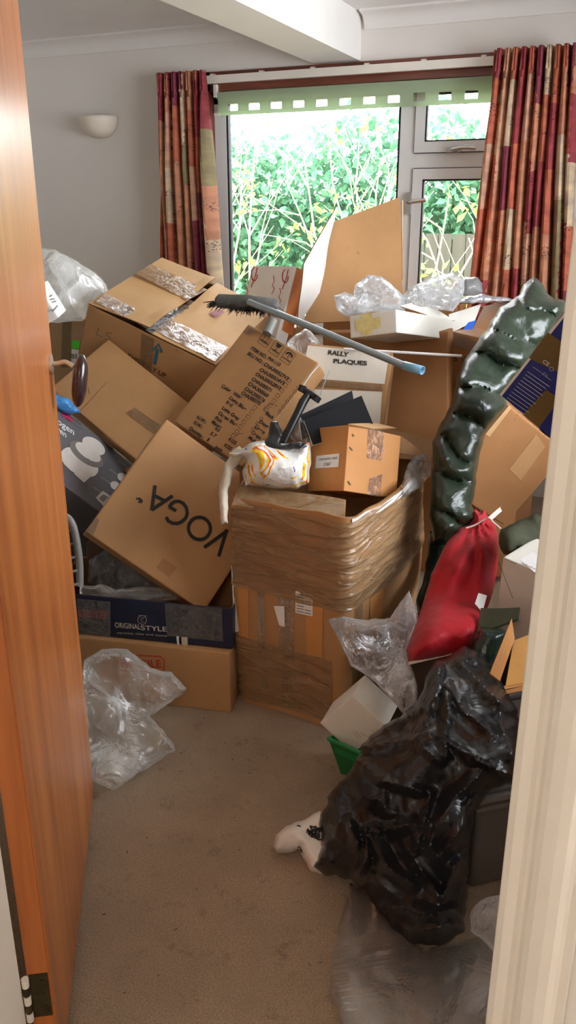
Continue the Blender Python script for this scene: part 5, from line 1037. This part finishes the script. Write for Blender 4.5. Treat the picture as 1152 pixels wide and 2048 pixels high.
pouch('polythene_sheet', [(700, 1765), (735, 1782), (790, 1860), (850, 1900), (930, 1880), (1000, 1860), (1060, 1900), (1040, 2100), (700, 2100), (672, 2010), (657, 1990), (664, 1900), (682, 1830)], [], .1, 'floor_film', rad=60, amp=.03, sc=4, seed=77, step=6, floor=.07, octv=3, sharp=30)
tag(bpy.data.objects['polythene_sheet'], 'wide sheet of cloudy polythene on the carpet below the black bag', 'plastic sheet')
tag(pouch('clear_bag', [(940, 1835), (950, 1808), (975, 1795), (1010, 1785), (1050, 1800), (1040, 1930), (1000, 1925), (975, 1890), (942, 1862)], [(960, 1850, 1.56), (1020, 1850, 1.52)], .08, 'clear', rad=26, amp=.02, sc=12, seed=79, step=5), 'shiny clear plastic bag at the foot of the door frame', 'plastic bag')
# litter on the carpet
bm = bmesh.new(); rnd = random.Random(12)
for (x, y) in ((368, 1503), (363, 1507), (430, 1545), (466, 1520), (500, 1548), (408, 1436), (255, 1705), (207, 1830), (395, 1778), (620, 1930), (300, 1690), (350, 1860), (640, 1925), (480, 1700), (450, 1486), (384, 1529), (250, 1987), (318, 1952), (295, 1676)):
    p = onz(x, y, .003); tube(bm, [p, p+Vector((rnd.uniform(-.004, .004), rnd.uniform(-.004, .004), .002)), p+Vector((rnd.uniform(-.006, .006), rnd.uniform(-.006, .006), 0))], .0009, 4)
tag(obj('carpet_litter', bm, 'card_dark'), 'scattered dark crumbs of litter on the beige carpet', 'litter', kind='stuff')
# ================================================================ LIGHT
w = bpy.data.worlds.new('World'); S.world = w; w.use_nodes = True; nt = w.node_tree; bg = nt.nodes['Background']; bg.inputs['Color'].default_value = (.90, .95, 1, 1); bg.inputs['Strength'].default_value = 12
pl_ = bpy.data.lights.new('sky_portal', 'AREA'); pl_.shape = 'RECTANGLE'; pl_.size = ox1-ox0; pl_.size_y = oz1-oz0; pl_.cycles.is_portal = True
po = bpy.data.objects.new('sky_portal', pl_); COL.objects.link(po); po.location = ((ox0+ox1)/2, WY+.17, (oz0+oz1)/2); po.rotation_euler = (R(-90), 0, 0)
pl2 = bpy.data.lights.new('sky_portal_side', 'AREA'); pl2.shape = 'RECTANGLE'; pl2.size = w2y1-w2y0; pl2.size_y = w2z1-w2z0; pl2.cycles.is_portal = True
po2 = bpy.data.objects.new('sky_portal_side', pl2); COL.objects.link(po2); po2.location = (XR+.11, (w2y0+w2y1)/2, (w2z0+w2z1)/2); po2.rotation_euler = (R(90), 0, R(90))
hl = bpy.data.lights.new('hall_fill_light', 'AREA'); hl.shape = 'DISK'; hl.size = .7; hl.energy = 14; hl.color = (1, .85, .68)  # unseen light added in the hall to fill the doorway and room
ho = bpy.data.objects.new('hall_fill_light', hl); COL.objects.link(ho); ho.location = (.1, -.9, 2.36); ho.rotation_euler = (R(25), 0, 0)
S.view_settings.view_transform = 'Standard'; S.view_settings.look = 'None'; S.view_settings.gamma = 1; S.view_settings.use_curve_mapping = False; S.view_settings.exposure = .54
S.cycles.use_adaptive_sampling = True; S.cycles.adaptive_threshold = .03; S.cycles.max_bounces = 8; S.cycles.transparent_max_bounces = 20; S.cycles.use_denoising = True; S.cycles.diffuse_bounces = 6
